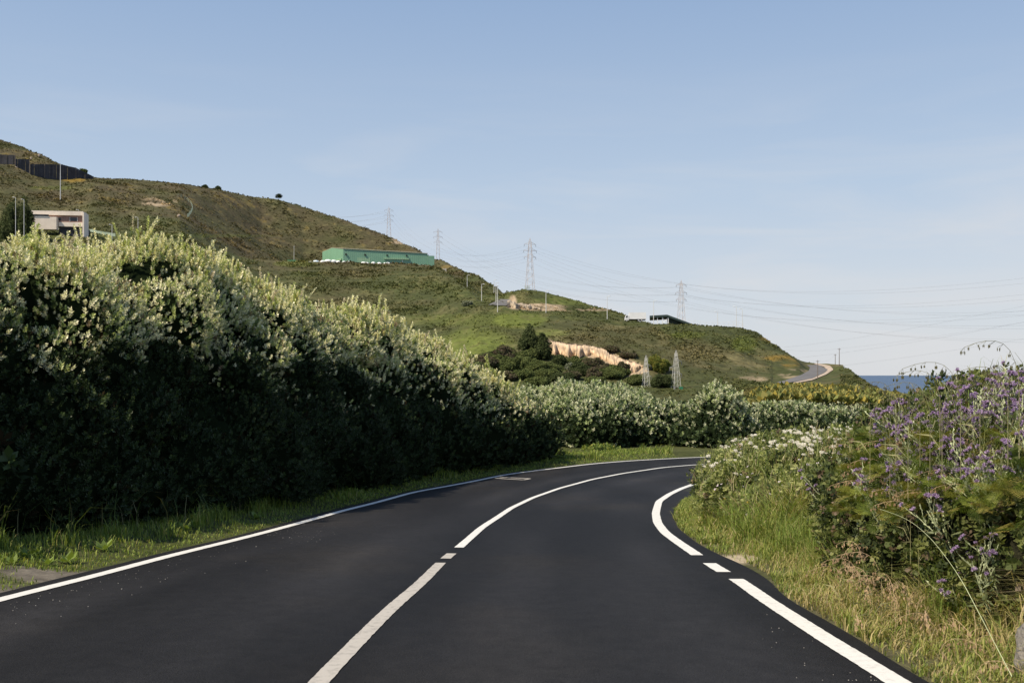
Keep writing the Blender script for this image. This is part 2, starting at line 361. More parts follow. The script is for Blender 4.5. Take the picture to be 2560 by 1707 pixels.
# ------------------------------------------------------------------ far terrain: hills, benches, headland
SKY = [(-1500,300),(-300,330),(0,362),(60,378),(100,392),(150,414),(234,448),(326,455),(435,468),(544,479),(653,495),(697,503),(762,520),(871,553),(980,593),(1045,626),(1088,651),(1143,675),(1197,699),(1250,729),(1268,738),(1284,728),(1306,722),(1360,729),(1415,742),(1524,773),(1567,787),(1600,806)]
T = { # u : [v at y=150, then (y, v) x5, then skyline y]
 -1500: [1135,(280,985),(350,800),(450,600),(490,590),(650,450),850],
 0:     [1135,(280,985),(360,800),(450,594),(490,572),(700,409),850],
 60:    [1135,(280,985),(360,800),(450,594),(490,572),(700,428),830],
 150:   [1135,(280,985),(360,800),(450,592),(490,574),(700,446),760],
 234:   [1135,(280,985),(360,800),(450,594),(490,578),(700,449),740],
 450:   [1135,(280,985),(350,820),(450,640),(480,610),(620,530),800],
 653:   [1135,(280,985),(400,800),(600,648),(630,645),(740,580),840],
 760:   [1135,(280,985),(420,800),(625,659),(680,672),(760,600),840],
 1000:  [1135,(280,985),(420,800),(635,664),(690,678),(750,645),790],
 1090:  [1135,(280,985),(400,820),(600,668),(650,675),(700,668),740],
 1150:  [1135,(280,985),(360,850),(510,710),(540,708),(600,695),680],
 1200:  [1135,(280,985),(330,880),(440,751),(460,752),(530,732),620],
 1262:  [1135,(280,985),(330,890),(400,768),(417,762),(500,745),540],
 1284:  [1135,(280,985),(330,890),(399,771),(412,768),(425,742),450],
 1306:  [1135,(280,985),(330,890),(398,775),(412,774),(422,742),440],
 1415:  [1135,(280,985),(330,890),(396,787),(410,786),(425,760),440],
 1524:  [1135,(280,985),(330,890),(395,798),(410,798),(420,785),440],
 1567:  [1135,(280,985),(330,895),(395,803),(410,804),(420,796),435],
 1600:  [1135,(280,985),(330,895),(395,805),(415,810),(425,811),440],
 1700:  [1135,(280,982),(330,905),(395,813),(430,822),(470,830),500],
 1850:  [1080,(280,978),(330,930),(395,820),(415,830),(430,840),450],
 1894:  [1000,(280,972),(330,938),(395,833),(405,840),(420,850),440],
 1926:  [995,(280,966),(325,945),(390,854),(400,862),(415,870),430],
 1959:  [992,(280,963),(318,950),(385,876),(395,882),(405,887),420],
 1992:  [990,(275,963),(315,948),(380,897),(388,901),(398,905),415],
 2014:  [990,(270,965),(310,950),(370,920),(390,913),(400,908),415],
 2040:  [990,(260,970),(300,953),(350,935),(385,918),(405,911),415],
 2068:  [990,(250,975),(290,957),(330,938),(365,924),(385,915),400],
 2100:  [990,(240,980),(275,962),(310,940),(330,928),(345,918),360],
 2133:  [992,(220,986),(250,972),(280,956),(300,944),(315,936),330],
 2177:  [996,(210,992),(240,984),(260,976),(275,970),(290,964),300],
 2199:  [1000,(210,998),(230,994),(250,989),(265,986),(280,982),290],
 2260:  [1010,(200,1012),(220,1012),(240,1014),(260,1016),(270,1018),280],
 2400:  [1050,(200,1060),(220,1062),(240,1064),(260,1066),(270,1068),280],
 4000:  [1100,(200,1100),(220,1100),(240,1100),(260,1100),(270,1100),280]}
SKY2 = {1700:838,1850:850,1894:860,1926:878,1959:892,1992:900,2014:906,2040:909,2068:910,2100:912,2133:931,2177:960,2199:980,2260:1020,2400:1070,4000:1100}
TU = np.array(sorted(T)); KN = []
for u in TU:
    t = T[u]; vs = interp(u, SKY) if u <= 1600 else SKY2[u]
    ys = [60, 150]+[k[0] for k in t[1:6]]+[t[6]]; vv = [None, t[0]]+[k[1] for k in t[1:6]]+[vs]
    zs = [-5.2]+[(HZ-v)/F*y for v, y in zip(vv[1:], ys[1:])]
    drop = 25 if u < 1900 else 40
    ys += [t[6]+90, t[6]+500, 3200]; zs += [zs[-1]-drop, min(zs[-1]-90, -75), -90]
    KN.append((ys, zs))
KY = np.array([k[0] for k in KN], float); KZ = np.array([k[1] for k in KN], float)
def knots_at(u):
    u = np.clip(u, TU[0], TU[-1]); return (np.stack([np.interp(u, TU, KY[:, k]) for k in range(KY.shape[1])], -1), np.stack([np.interp(u, TU, KZ[:, k]) for k in range(KZ.shape[1])], -1))
def skyz(u, y7, z7):         # skyline uses the fine silhouette
    vs = interp(u, SKY); return np.where(u <= 1600, (HZ-vs)/F*y7, z7)
SCAR_T = [(1362,846),(1420,858),(1480,864),(1540,880),(1575,896),(1605,912),(1625,925)]
SCAR_B = [(1362,876),(1410,893),(1450,888),(1500,905),(1540,922),(1575,942),(1600,936),(1625,926)]
def terrain(u, y):
    """vectorised height at photo column u and depth y"""
    u = np.asarray(u, float); y = np.asarray(y, float); ky, kz = knots_at(u)
    kz = kz.copy(); kz[..., 7] = skyz(u, ky[..., 7], kz[..., 7])
    z = np.array(kz[..., 0]); n = ky.shape[-1]
    # monotone-ish smooth interpolation: linear blended with smoothing of the slopes
    sl = (kz[..., 1:]-kz[..., :-1])/(ky[..., 1:]-ky[..., :-1])
    m = np.zeros_like(kz); m[..., 1:-1] = .5*(sl[..., 1:]+sl[..., :-1]); m[..., 0] = sl[..., 0]; m[..., -1] = sl[..., -1]
    mn = np.minimum(np.abs(sl[..., 1:]), np.abs(sl[..., :-1]))*1.6
    m[..., 1:-1] = np.clip(m[..., 1:-1], -mn-.02, mn+.02)
    for k in range(n-1):
        h = ky[..., k+1]-ky[..., k]; t = (y-ky[..., k])/h; tt = np.clip(t, 0, 1)
        h00 = 2*tt**3-3*tt**2+1; h10 = tt**3-2*tt**2+tt; h01 = -2*tt**3+3*tt**2; h11 = tt**3-tt**2
        zz = h00*kz[..., k]+h10*h*m[..., k]+h01*kz[..., k+1]+h11*h*m[..., k+1]
        z = np.where((t >= 0) & ((t < 1) | (k == n-2)), zz, z)
    x = (u-CU)/F*y
    # soft relief
    flat = np.ones_like(z)
    d45 = np.minimum(np.abs(y-ky[..., 4]), np.abs(y-ky[..., 5])); between = (y > ky[..., 4]-6) & (y < ky[..., 5]+4)
    flat = np.where(between & (u > 640) & (u < 1620), .12, 1.)
    flat = np.where((u > 1930) & (u < 2110) & (y > 265) & (y < 420), .1, flat)
    amp = np.clip((y-120)/200., 0, 1)
    z = z+flat*amp*(2.2*fbm(x/38., y/38., o=2, seed=11)+.9*fbm(x/9., y/9., o=3, seed=21))
    v = HZ-z/y*F
    jg = 5*vnoise(x/2.2, y/60., seed=91)+3*vnoise(x/.9, y/60., seed=92); sc = sstep(0, 2, v-interp(u, SCAR_T)-jg*.5)*sstep(0, 3, interp(u, SCAR_B)-v+jg)*(u > 1362)*(u < 1625)
    z = z-.8*sc
    return z, sc
us = np.unique(np.concatenate([np.arange(-1500, -60, 30), np.arange(-60, 2640, 3.5), np.arange(2640, 4000, 40)]))
ky, kz = knots_at(us); SUB = [6, 8, 24, 44, 10, 32, 36, 12, 6, 4]; SUB = SUB[:ky.shape[1]-1]
rows = []
for k, s_ in enumerate(SUB[:ky.shape[1]-1]):
    for j in range(s_): rows.append(ky[:, k]+(ky[:, k+1]-ky[:, k])*j/s_)
rows.append(ky[:, -1]); YY = np.stack(rows, 0); UU = np.broadcast_to(us, YY.shape)
ZZ, SC = terrain(UU, YY); XX = (UU-CU)/F*YY; VV = HZ-ZZ/YY*F
E = lambda u, v, cu, cv, ru, rv: sstep(1.15, .7, np.hypot((u-cu)/ru, (v-cv)/rv))
def hillcolor(u, v, x, y, sc):
    n1 = fbm(x/22., y/22., seed=31); n2 = fbm(x/6., y/6., seed=41); n3 = fbm(x/60., y/60., seed=51)
    green = np.array([.070, .080, .030]); brown = np.array([.092, .074, .042]); light = np.array([.125, .150, .036]); straw = np.array([.14, .125, .06]); gorse = np.array([.21, .145, .035]); earth = np.array([.36, .28, .19])
    up = (y > 470)*(u < 1160)*1.   # the upper heath is heather brown, the terraces below greener
    bf = np.clip(.14+.55*up*sstep(520, 620, y)+.7*n1+.3*n2, 0, 1)[..., None]
    c = green*(1-bf)+brown*bf
    lf = np.clip(.6*E(u, v, 1190, 862, 100, 45)+.9*E(u, v, 1185, 875, 85, 30)+.7*E(u, v, 1300, 800, 70, 22)+.8*E(u, v, 1720, 838, 50, 10)+.8*E(u, v, 1860, 860, 34, 22)+.4*E(u, v, 1150, 800, 200, 16)
        +.5*E(u, v, 1370, 832, 60, 9)+.6*E(u, v, 660, 580, 60, 9)*0+.5*E(u, v, 130, 470, 60, 5)+.5*E(u, v, 740, 660, 60, 8)+.45*E(u, v, 1450, 752, 130, 12)+.4*E(u, v, 300, 590, 400, 6)+.5*n3*(u > 1100)+.25*n2, 0, 1)[..., None]
    lf = lf*(1-.0*bf); c = c*(1-lf)+light*lf
    sf = np.clip(.7*E(u, v, 1850, 905, 110, 22)*(.5+n2)+.5*E(u, v, 1760, 880, 90, 20)*(.3+n1)+.8*E(u, v, 2060, 912, 60, 6)+.35*(n2 > .28), 0, 1)[..., None]
    c = c*(1-sf)+straw*sf
    gf = np.clip(1.3*E(u, v, 1955, 905, 55, 18)*(.2+1.5*n2)+.9*E(u, v, 1915, 855, 32, 14)*(.2+1.5*n2)+.9*E(u, v, 2060, 985, 220, 22)*(.45+.9*n2)+1.3*E(u, v, 185, 450, 30, 6)+.35*(up*(n1*.6+n2 > .5)*(y > 600)), 0, 1)[..., None]
    c = c*(1-gf)+gorse*gf
    ef = np.clip(sc+1.2*E(u, v, 1345, 768, 75, 9)*(v > 757)*(.75+1.2*n2)+1.*E(u, v, 1282, 755, 10, 18)*(u > 1272)+.8*E(u, v, 395, 505, 50, 12)*(n2 > .05)+.5*E(u, v, 1990, 935, 45, 14)*(n2 > 0)+.5*E(u, v, 1880, 948, 40, 8)*(n2 > 0)
        +.9*E(u, v, 1000, 603, 30, 8)*(n2 > -.1)+.7*E(u, v, 1440, 775, 120, 3)*(n2 > -.1), 0, 1)[..., None]
    c = c*(1-ef)+earth*(1+.45*n2[..., None])*ef
    return (.88*c*(1+.22*n2[..., None]+.13*n1[..., None])).clip(.008, .8)
HC = hillcolor(UU, VV, XX, YY, SC)
idx = np.arange(YY.size).reshape(YY.shape)
fq = np.stack([idx[:-1, :-1], idx[:-1, 1:], idx[1:, 1:], idx[1:, :-1]], -1).reshape(-1, 4)
tag(link('hills', npmesh('hills', np.stack([XX, YY, ZZ], -1).reshape(-1, 3), [fq], HC.reshape(-1, 3), True), M['hill']), 'heather and scrub covered coastal hills with terraces above the sea', 'hill', kind='structure')
_uu = {}
def hit(u, v, y0=130., y1=1100., back=False):       # photo pixel -> first terrain point behind it
    ys = np.linspace(y0, y1, 1600); z, _ = terrain(np.full(ys.shape, float(u)), ys); vv = HZ-z/ys*F
    k = np.where(vv <= v)[0]; i = k[0] if len(k) else int(np.argmin(vv))
    if i > 0 and len(k):
        a = (vv[i-1]-v)/(vv[i-1]-vv[i]+1e-9); a = min(1, max(0, a)); y = ys[i-1]+(ys[i]-ys[i-1])*a
    else: y = ys[i]
    z = float(terrain(np.array([u]), np.array([y]))[0][0]); return np.array([(u-CU)/F*y, y, z])
def zt(x, y): return float(terrain(np.array([CU+F*x/y]), np.array([y]))[0][0])

# sea
b = MB(); b.add([(-60000, 100, -60), (60000, 100, -60), (60000, 60000, -60), (-60000, 60000, -60)], [(0, 1, 2, 3)])
m = mat('sea_water', (.010, .042, .105), .35, spec=.3, bump=.6, bscale=.02); m.node_tree.nodes['Bump'].inputs['Distance'].default_value = 6
tag(b.build('sea', m), 'deep blue sea at the horizon beyond the headland', 'sea', kind='structure')

# the eroded bank: a steep cliff of bare earth
def cliff(name, T_, B_, label, base, du=1.2):
    us_ = np.arange(T_[0][0], T_[-1][0], du); rowsn = 16; V = []; C = []
    for u in us_:
        vt, vb = float(interp(u, T_))+2.2*float(vnoise(u/5., 0., seed=5)), float(interp(u, B_))+3.*float(vnoise(u/7., 3., seed=6)); vb = max(vb, vt+.6)
        a, b_ = hit(u, vb), hit(u, vt)
        for j in range(rowsn+1):
            t = j/rowsn; k = t**3.2
            yy = a[1]+(b_[1]-a[1])*k; zz = a[2]-.25+(b_[2]-a[2]+.1)*t
            n_ = .9*float(fbm(u/4., t*1.5, seed=8))+.35*float(vnoise(u/1.3, t*6, seed=9))
            yy -= (.5+n_)*math.sin(math.pi*min(1, t*1.02))*.8
            V.append(((u-CU)/F*yy, yy, zz))
            st = 1+.22*math.sin(t*9+1.5*float(vnoise(u/25., 0, seed=3)))+.35*float(vnoise(u/2.2, t*5, seed=4)); C.append([c*st for c in base] if t < .93+.05*float(vnoise(u/3., 9., seed=2)) else (.07, .055, .04))
    n = len(us_); m_ = rowsn+1; fs = [(i*m_+j, (i+1)*m_+j, (i+1)*m_+j+1, i*m_+j+1) for i in range(n-1) for j in range(rowsn)]
    tag(link(name, npmesh(name, V, [np.array(fs)], np.array(C).clip(.02, .8)), M['ground']), label, 'cliff', kind='structure')
cliff('earth_bank', [(1366,848),(1420,858),(1470,861),(1510,870),(1530,884),(1560,896),(1590,904),(1608,914)], [(1366,880),(1380,884),(1408,891),(1450,893),(1475,886),(1500,896),(1530,910),(1562,932),(1580,934),(1608,916)], 'steep pale eroded earth bank below the hill road', (.50, .37, .245))
cliff('rock_cutting', [(1268,756),(1276,750),(1282,752),(1290,757),(1310,756),(1330,762),(1352,770)], [(1268,768),(1276,768),(1290,771),(1310,772),(1330,773),(1352,775)], 'pale rocky cutting beside the hill road under the knoll', (.33, .27, .20))
# draped roads on the hills
def drape(name, A, B, off, m, label, cat='road', n=40, ymin=130.):
    A = resample(A, 1., 0); Bp = resample(B, 1., 0); A = reparam(A, n); Bp = reparam(Bp, n); V = []
    for p, q_ in zip(A, Bp):
        P, Q = hit(*p, y0=ymin), hit(*q_, y0=ymin)
        for j in range(5):
            w = P+(Q-P)*j/4; u = CU+F*w[0]/w[1]; V.append((w[0], w[1], max(w[2], zt(w[0], w[1]))+off))
    fs = [(i*5+j, i*5+j+1, (i+1)*5+j+1, (i+1)*5+j) for i in range(n-1) for j in range(4)]
    o = link(name, npmesh(name, V, [np.array(fs)]), m); return tag(o, label, cat, kind='structure')
drape('road_shoulder', [(1979,961),(2032,951),(2066,937),(2084,925),(2075,915),(2040,909)], [(1985,957),(2030,947),(2058,935),(2068,926),(2060,918),(2035,910.5)], .22, M['dirt'], 'pale dirt shoulder outside the distant bend by the sea', 'shoulder')
drape('hill_road', [(1940,958),(1962,953),(2003,939),(2022,928.5),(2025,920),(2017,914.5)], [(1955,961),(1979,957.5),(2030,947.5),(2060,934),(2070,925.7),(2045,913)], .3, M['farroad'], 'distant grey road curving round the headland')
drape('hill_road', [(1220,764),(1236,756),(1250,749)], [(1266,766),(1272,757),(1276,750)], .3, M['farroad'], 'grey hill road entering the cutting below the pylon', n=14)

# ------------------------------------------------------------------ foliage generators
def basis(A):
    A = A/np.linalg.norm(A, axis=1)[:, None]
    ref = np.where(np.abs(A[:, 2:3]) < .9, np.array([[0, 0, 1.]]), np.array([[1., 0, 0]]))
    B = np.cross(A, ref); B /= np.linalg.norm(B, axis=1)[:, None]; return A, B, np.cross(A, B)
def sprigs(P, A, size, k, col, wr=.28, jit=.18, spread=(25, 70), stemk=.8):
    n = len(P); A, B1, B2 = basis(A); size = np.broadcast_to(size, (n,))
    j = np.arange(k)[None, :]; ph = j*2.4+R.rand(n, 1)*6.28; ti = np.radians(spread[0]+(spread[1]-spread[0])*(1-j/k)*.8+R.rand(n, k)*(spread[1]-spread[0])*.35)
    L = size[:, None]*(.75+.45*R.rand(n, k))
    base = P[:, None]+A[:, None]*(size[:, None]*(j/k)*stemk)[..., None]
    rad = B1[:, None]*np.cos(ph)[..., None]+B2[:, None]*np.sin(ph)[..., None]
    D = A[:, None]*np.cos(ti)[..., None]+rad*np.sin(ti)[..., None]
    Sd = np.cross(D, A[:, None]+.3*rad); Sd /= np.linalg.norm(Sd, axis=2)[..., None]+1e-9
    W = (L*wr)[..., None]; L = L[..., None]; up = np.cross(Sd, D)
    V = np.stack([base, base+D*L*.55+Sd*W-up*W*.25, base+D*L, base+D*L*.55-Sd*W-up*W*.25], 2)     # n,k,4,3
    C = col[:, None, None, :]*(1+jit*(R.rand(n, k, 1, 1)*2-1)); C = np.broadcast_to(C, (n, k, 4, 3))
    return V.reshape(-1, 3), C.reshape(-1, 3)
def quads(V): return np.arange(len(V)).reshape(-1, 4)
SPH = None
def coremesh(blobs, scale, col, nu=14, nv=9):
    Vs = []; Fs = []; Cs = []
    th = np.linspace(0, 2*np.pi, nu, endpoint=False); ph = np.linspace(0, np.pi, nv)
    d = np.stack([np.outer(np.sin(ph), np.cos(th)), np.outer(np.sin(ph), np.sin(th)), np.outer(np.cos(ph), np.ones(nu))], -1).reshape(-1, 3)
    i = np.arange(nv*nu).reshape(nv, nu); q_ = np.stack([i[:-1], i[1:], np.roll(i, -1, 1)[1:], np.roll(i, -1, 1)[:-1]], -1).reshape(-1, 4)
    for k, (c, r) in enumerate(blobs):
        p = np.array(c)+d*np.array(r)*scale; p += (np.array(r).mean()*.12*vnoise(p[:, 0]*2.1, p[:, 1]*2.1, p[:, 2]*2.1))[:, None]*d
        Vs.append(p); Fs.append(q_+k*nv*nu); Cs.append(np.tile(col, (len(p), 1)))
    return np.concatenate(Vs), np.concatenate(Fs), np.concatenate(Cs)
def blobpoints(blobs, dens, lump=.16, ls=1.3, jr=(.84, 1.06), margin=.9, zmin=None, seed=0):
    C_ = np.array([b_[0] for b_ in blobs], float); R_ = np.array([b_[1] for b_ in blobs], float); out = []; nn = []; cc = []
    for i, (c, r) in enumerate(zip(C_, R_)):
        a = 4*np.pi*((r[0]*r[1])**1.6/3+(r[0]*r[2])**1.6/3+(r[1]*r[2])**1.6/3)**(1/1.6)
        dn = dens(c) if callable(dens) else dens
        n = max(4, int(a*dn)); d = R.randn(n, 3); d /= np.linalg.norm(d, axis=1)[:, None]
        p = c+d*r; f = 1+lump*2*fbm(p[:, 0]*ls, p[:, 1]*ls, p[:, 2]*ls, o=2, seed=seed)
        p = c+d*r*(f*(jr[0]+(jr[1]-jr[0])*R.rand(n)**.6))[:, None]
        nr_ = d/r; nr_ /= np.linalg.norm(nr_, axis=1)[:, None]
        near = [j for j in range(len(C_)) if j != i and np.all(np.abs(C_[j]-c) < R_[j]+r)]
        keep = np.ones(n, bool)
        for j in near: keep &= (((p-C_[j])/R_[j])**2).sum(1) > margin**2
        if zmin is not None: keep &= p[:, 2] > zmin(p)
        out.append(p[keep]); nn.append(nr_[keep])
    return np.concatenate(out), np.concatenate(nn)
def pick(n, cols, p):
    cols = np.array(cols); return cols[(np.cumsum(p/np.sum(p))[None, :] < R.rand(n)[:, None]).sum(1)]

# ------------------------------------------------------------------ the tall hedge on the left
foot_px = [(0,1372),(200,1350),(400,1322),(600,1296),(760,1268),(900,1239),(1040,1212),(1180,1190),(1300,1170),(1392,1156)]
TOP = [(-600,560),(-200,552),(0,560),(60,552),(130,575),(160,605),(210,612),(270,585),(345,565),(400,570),(470,585),(520,615),(600,632),(650,655),(690,700),(740,705),(800,700),(860,735),(930,785),(1010,800),(1080,815),(1120,850),(1170,895),(1215,945),(1300,950),(1400,965)]
foot = [gp(*p)[:2] for p in foot_px]
foot = [np.array([foot[0][0]-2.2, -6.]), np.array([foot[0][0]-1.0, 5.]), np.array([foot[0][0]-.4, 11.])]+foot
print('foot', np.round(foot, 1).tolist())
foot = resample(foot, .85, 2); FN = nrm(foot)          # left normal = away from the road
hb = []
for p, n_ in zip(foot, FN):
    c = p+n_*2.6; u = CU+F*c[0]/c[1] if c[1] > 4 else -900
    g = float(zroad(p[1]))+.1; yy = max(c[1], 17)
    top = (HZ-interp(np.clip(u, -600, 1400), TOP))/F*yy-.42
    h = top-g; j = lambda s=.22: (random.random()*2-1)*s
    hb.append(((p[0]+n_[0]*(.95+j()), p[1]+n_[1]*.95+j(), g+.75+j()), (1.0, 1.0, 1.05)))
    nt = max(1, int(round((h-1.7)/1.0)))
    for t in range(nt):
        f_ = (t+.6)/nt; zc = g+1.1+(h-2.2)*f_
        hb.append(((p[0]+n_[0]*(1.15+1.15*f_**1.5+j(.35)), p[1]+n_[1]*(1.15+1.15*f_**1.5)+j(.35), zc), (1.0+j(.3), 1.0+j(.3), .8+j(.25))))
    rt = min(1.15, h*.33)*(1+j(.1)); tj = -.25+j(.3)
    hb.append(((p[0]+n_[0]*(2.7+j(.3)), p[1]+n_[1]*2.7+j(.3), top-rt+tj*.8), (1.2+j(.2), 1.2+j(.2), rt)))
    hb.append(((p[0]+n_[0]*(4.1+j()), p[1]+n_[1]*4.1+j(), top-rt-.1+tj), (1.3, 1.3, rt)))
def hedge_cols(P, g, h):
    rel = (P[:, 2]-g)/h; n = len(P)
    young = np.clip(sstep(.47, .74, rel+.30*fbm(P[:, 0]*1.3, P[:, 1]*1.3, P[:, 2]*1.3, o=2, seed=77)), 0, 1)  # young tips paler; sunlit crest and shaded lower face also put into the colour
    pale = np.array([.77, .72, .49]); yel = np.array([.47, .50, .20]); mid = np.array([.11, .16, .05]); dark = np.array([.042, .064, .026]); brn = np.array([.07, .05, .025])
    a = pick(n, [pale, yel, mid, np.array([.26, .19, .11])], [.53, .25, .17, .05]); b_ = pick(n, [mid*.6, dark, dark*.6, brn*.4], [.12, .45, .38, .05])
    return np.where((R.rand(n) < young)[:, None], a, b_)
def gfoot(P): return zroad(P[:, 1])+.08
def dens1(c): return 140 if c[1] > 13 and c[1] < 30 else (60 if c[1] >= 30 else 14)
P, Nn = blobpoints(hb, dens1, lump=.3, ls=1.5, jr=(.76, 1.08), margin=.88, zmin=gfoot, seed=3)
# drop what faces away behind the hedge
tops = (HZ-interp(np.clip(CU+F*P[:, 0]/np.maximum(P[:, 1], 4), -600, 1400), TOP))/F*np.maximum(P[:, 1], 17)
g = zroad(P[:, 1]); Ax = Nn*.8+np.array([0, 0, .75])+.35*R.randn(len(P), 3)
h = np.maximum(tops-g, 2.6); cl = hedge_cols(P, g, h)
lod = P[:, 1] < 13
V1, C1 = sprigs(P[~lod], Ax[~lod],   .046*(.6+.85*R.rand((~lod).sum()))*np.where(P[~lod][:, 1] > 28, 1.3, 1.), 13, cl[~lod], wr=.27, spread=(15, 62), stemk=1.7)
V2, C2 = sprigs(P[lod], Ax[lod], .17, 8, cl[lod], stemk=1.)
# upright shoots along the crest
tp = np.where((Nn[:, 2] > .35) & (P[:, 2] > tops-.75) & ~lod)[0]; tp = R.choice(tp, min(1900, len(tp)), replace=False)
K = 7; L_ = .10+.40*R.rand(len(tp))**4; dr = np.array([.0, 0, 1])+.28*R.randn(len(tp), 3)*[1, 1, .2]
SP = (P[tp][:, None]+dr[:, None]*(L_[:, None]*np.linspace(0, 1, K))[..., None]).reshape(-1, 3); SA = np.repeat(dr, K, 0)
SCl = np.repeat(pick(len(tp), [(.80, .74, .48), (.54, .56, .22), (.62, .53, .40)], [.6, .3, .1]), K, 0)
V3, C3 = sprigs(SP, SA, .05*np.repeat(.8+.5*R.rand(len(tp)), K)*np.where(SP[:, 1] > 28, 1.25, 1.), 7, SCl, wr=.27, spread=(15, 55), stemk=1.)
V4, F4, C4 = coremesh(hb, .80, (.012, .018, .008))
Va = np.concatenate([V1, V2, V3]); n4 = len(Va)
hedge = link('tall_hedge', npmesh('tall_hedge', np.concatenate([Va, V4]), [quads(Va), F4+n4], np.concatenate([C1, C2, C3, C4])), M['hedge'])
tag(hedge, 'tall dense evergreen hedge with pale young shoots along the left side of the road', 'hedge')
print('hedge sprigs', len(P), len(SP))

# ------------------------------------------------------------------ far hedge across the bend, with a rounded shrub standing out of it
def blob_at(u, vtop, y, rx, ry=None, ground=None, k=.62):
    p = at(u, vtop, y); g_ = zroad(y) if ground is None else ground(p[0], p[1])
    h = max(.3, p[2]-g_); rz = h*k; return ((p[0], p[1], p[2]-rz), (rx, ry or rx, rz))
TOP2 = [(1180,960),(1300,970),(1380,962),(1450,962),(1500,955),(1560,964),(1640,998),(1700,1004),(1745,1000),(1850,1015),(1900,1005),(2000,1004),(2100,1012),(2200,1020),(2500,1040)]
fb = []
u = 1290.
while u < 2500:
    yf = 45.5+1.2*math.sin(u*.02)+(max(0, u-1780)*.003)
    vt = float(interp(u, TOP2))
    j = lambda s: (random.random()*2-1)*s
    if u > 1395: fb.append(blob_at(u+j(8), vt+58+j(22), yf, .95+j(.2), 1.0))
    fb.append(blob_at(u+j(10), vt+24+j(12), yf+1.6+j(.4), 1.05+j(.25), 1.1))
    fb.append(blob_at(u+j(10), vt+9+j(6), yf+3.6+j(.5), 1.2+j(.2), 1.3))
    fb.append(blob_at(u+j(10), vt+7+j(5), yf+6.2, 1.3, 1.4))
    u += 40
def tree_foliage(name, blobs, dens, leaf, k, colf, matl, corecol=(.012, .018, .008), corescale=.8, parent=None, zmin=None, lump=.2, wr=.28, upb=.6, spread=(15, 65), smooth=.35, ls=1.2, margin=.88, stemk=1.2):
    P, Nn = blobpoints(blobs, dens, lump=lump, ls=ls, jr=(.78, 1.08), margin=margin, zmin=zmin, seed=int(R.randint(1000)))
    Ax = Nn*.8+np.array([0, 0, upb])+smooth*R.randn(len(P), 3)
    V1, C1 = sprigs(P, Ax, leaf*(.8+.5*R.rand(len(P))), k, colf(P, Nn), wr=wr, spread=spread, stemk=stemk)
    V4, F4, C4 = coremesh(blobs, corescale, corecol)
    return link(name, npmesh(name, np.concatenate([V1, V4]), [quads(V1), F4+len(V1)], np.concatenate([C1, C4])), matl, parent)
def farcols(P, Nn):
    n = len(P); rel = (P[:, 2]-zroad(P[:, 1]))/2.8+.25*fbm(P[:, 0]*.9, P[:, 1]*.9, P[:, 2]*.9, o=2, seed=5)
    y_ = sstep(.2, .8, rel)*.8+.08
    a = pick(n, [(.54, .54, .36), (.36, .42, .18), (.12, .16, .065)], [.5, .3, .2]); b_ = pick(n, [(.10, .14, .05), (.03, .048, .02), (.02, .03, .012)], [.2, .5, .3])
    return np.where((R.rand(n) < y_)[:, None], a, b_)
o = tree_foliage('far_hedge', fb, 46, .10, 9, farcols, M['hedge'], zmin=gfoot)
tag(o, 'lower silvery green hedge crossing behind the bend of the road', 'hedge')
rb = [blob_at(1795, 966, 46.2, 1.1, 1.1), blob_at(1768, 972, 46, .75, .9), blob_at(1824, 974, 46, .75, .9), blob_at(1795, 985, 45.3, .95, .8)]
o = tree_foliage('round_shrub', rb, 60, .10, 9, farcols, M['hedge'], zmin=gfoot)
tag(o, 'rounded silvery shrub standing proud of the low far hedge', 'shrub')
gb = [blob_at(1500, 1118, 42.6, .75, .6), blob_at(1535, 1124, 42.6, .55, .5), blob_at(1475, 1130, 42.3, .5, .5)]
def brightcols(P, Nn): return pick(len(P), [(.22, .28, .05), (.12, .17, .04), (.3, .3, .06)], [.4, .4, .2])
o = tree_foliage('verge_bush', gb, 60, .10, 7, brightcols, M['leaf'], zmin=gfoot)
tag(o, 'small bright yellow green bush on the far grass verge', 'bush')

# ------------------------------------------------------------------ grass
def blades(P, Hh, W, col, lean=.35, bend=.6, wind=(0, 0)):
    n = len(P); a = R.rand(n)*6.283; d = np.stack([np.cos(a), np.sin(a), np.zeros(n)], 1); s_ = np.stack([-d[:, 1], d[:, 0], np.zeros(n)], 1)
    l1 = lean*R.rand(n)[:, None]; wv = np.array([wind[0], wind[1], 0.])
    Hh = Hh[:, None]; W = W[:, None]; b_ = bend*R.rand(n)[:, None]
    up = np.array([0, 0, 1.])
    p1 = P+Hh*.5*(up+d*l1*.6+wv*.4); p2 = P+Hh*.85*(up*.97+d*(l1*.9+b_*.35)+wv*.7); p3 = P+Hh*(up*(1-.25*b_)+d*(l1+b_)+wv)
    V = np.stack([P-s_*W, P+s_*W, p1+s_*W*.8, p1-s_*W*.8, p2+s_*W*.45, p2-s_*W*.45, p3], 1)
    i = np.arange(n)[:, None]*7
    q_ = np.concatenate([i+np.array([[0, 1, 2, 3]]), i+np.array([[3, 2, 4, 5]])]); t_ = i+np.array([[5, 4, 6]])
    C = np.repeat(col*(1+.25*(R.rand(n, 1)*2-1)), 7, 0)
    return V.reshape(-1, 3), q_, t_, C
def scatter(n, x0, x1, y0, y1, keep, distw=True):
    y = y0+(y1-y0)*R.rand(n)**(1.5 if distw else 1); x = x0+(x1-x0)*R.rand(n)
    z, sr, sl = zground(x, y); k = keep(x, y, sr, sl); return np.stack([x, y, z], 1)[k], sr[k], sl[k]
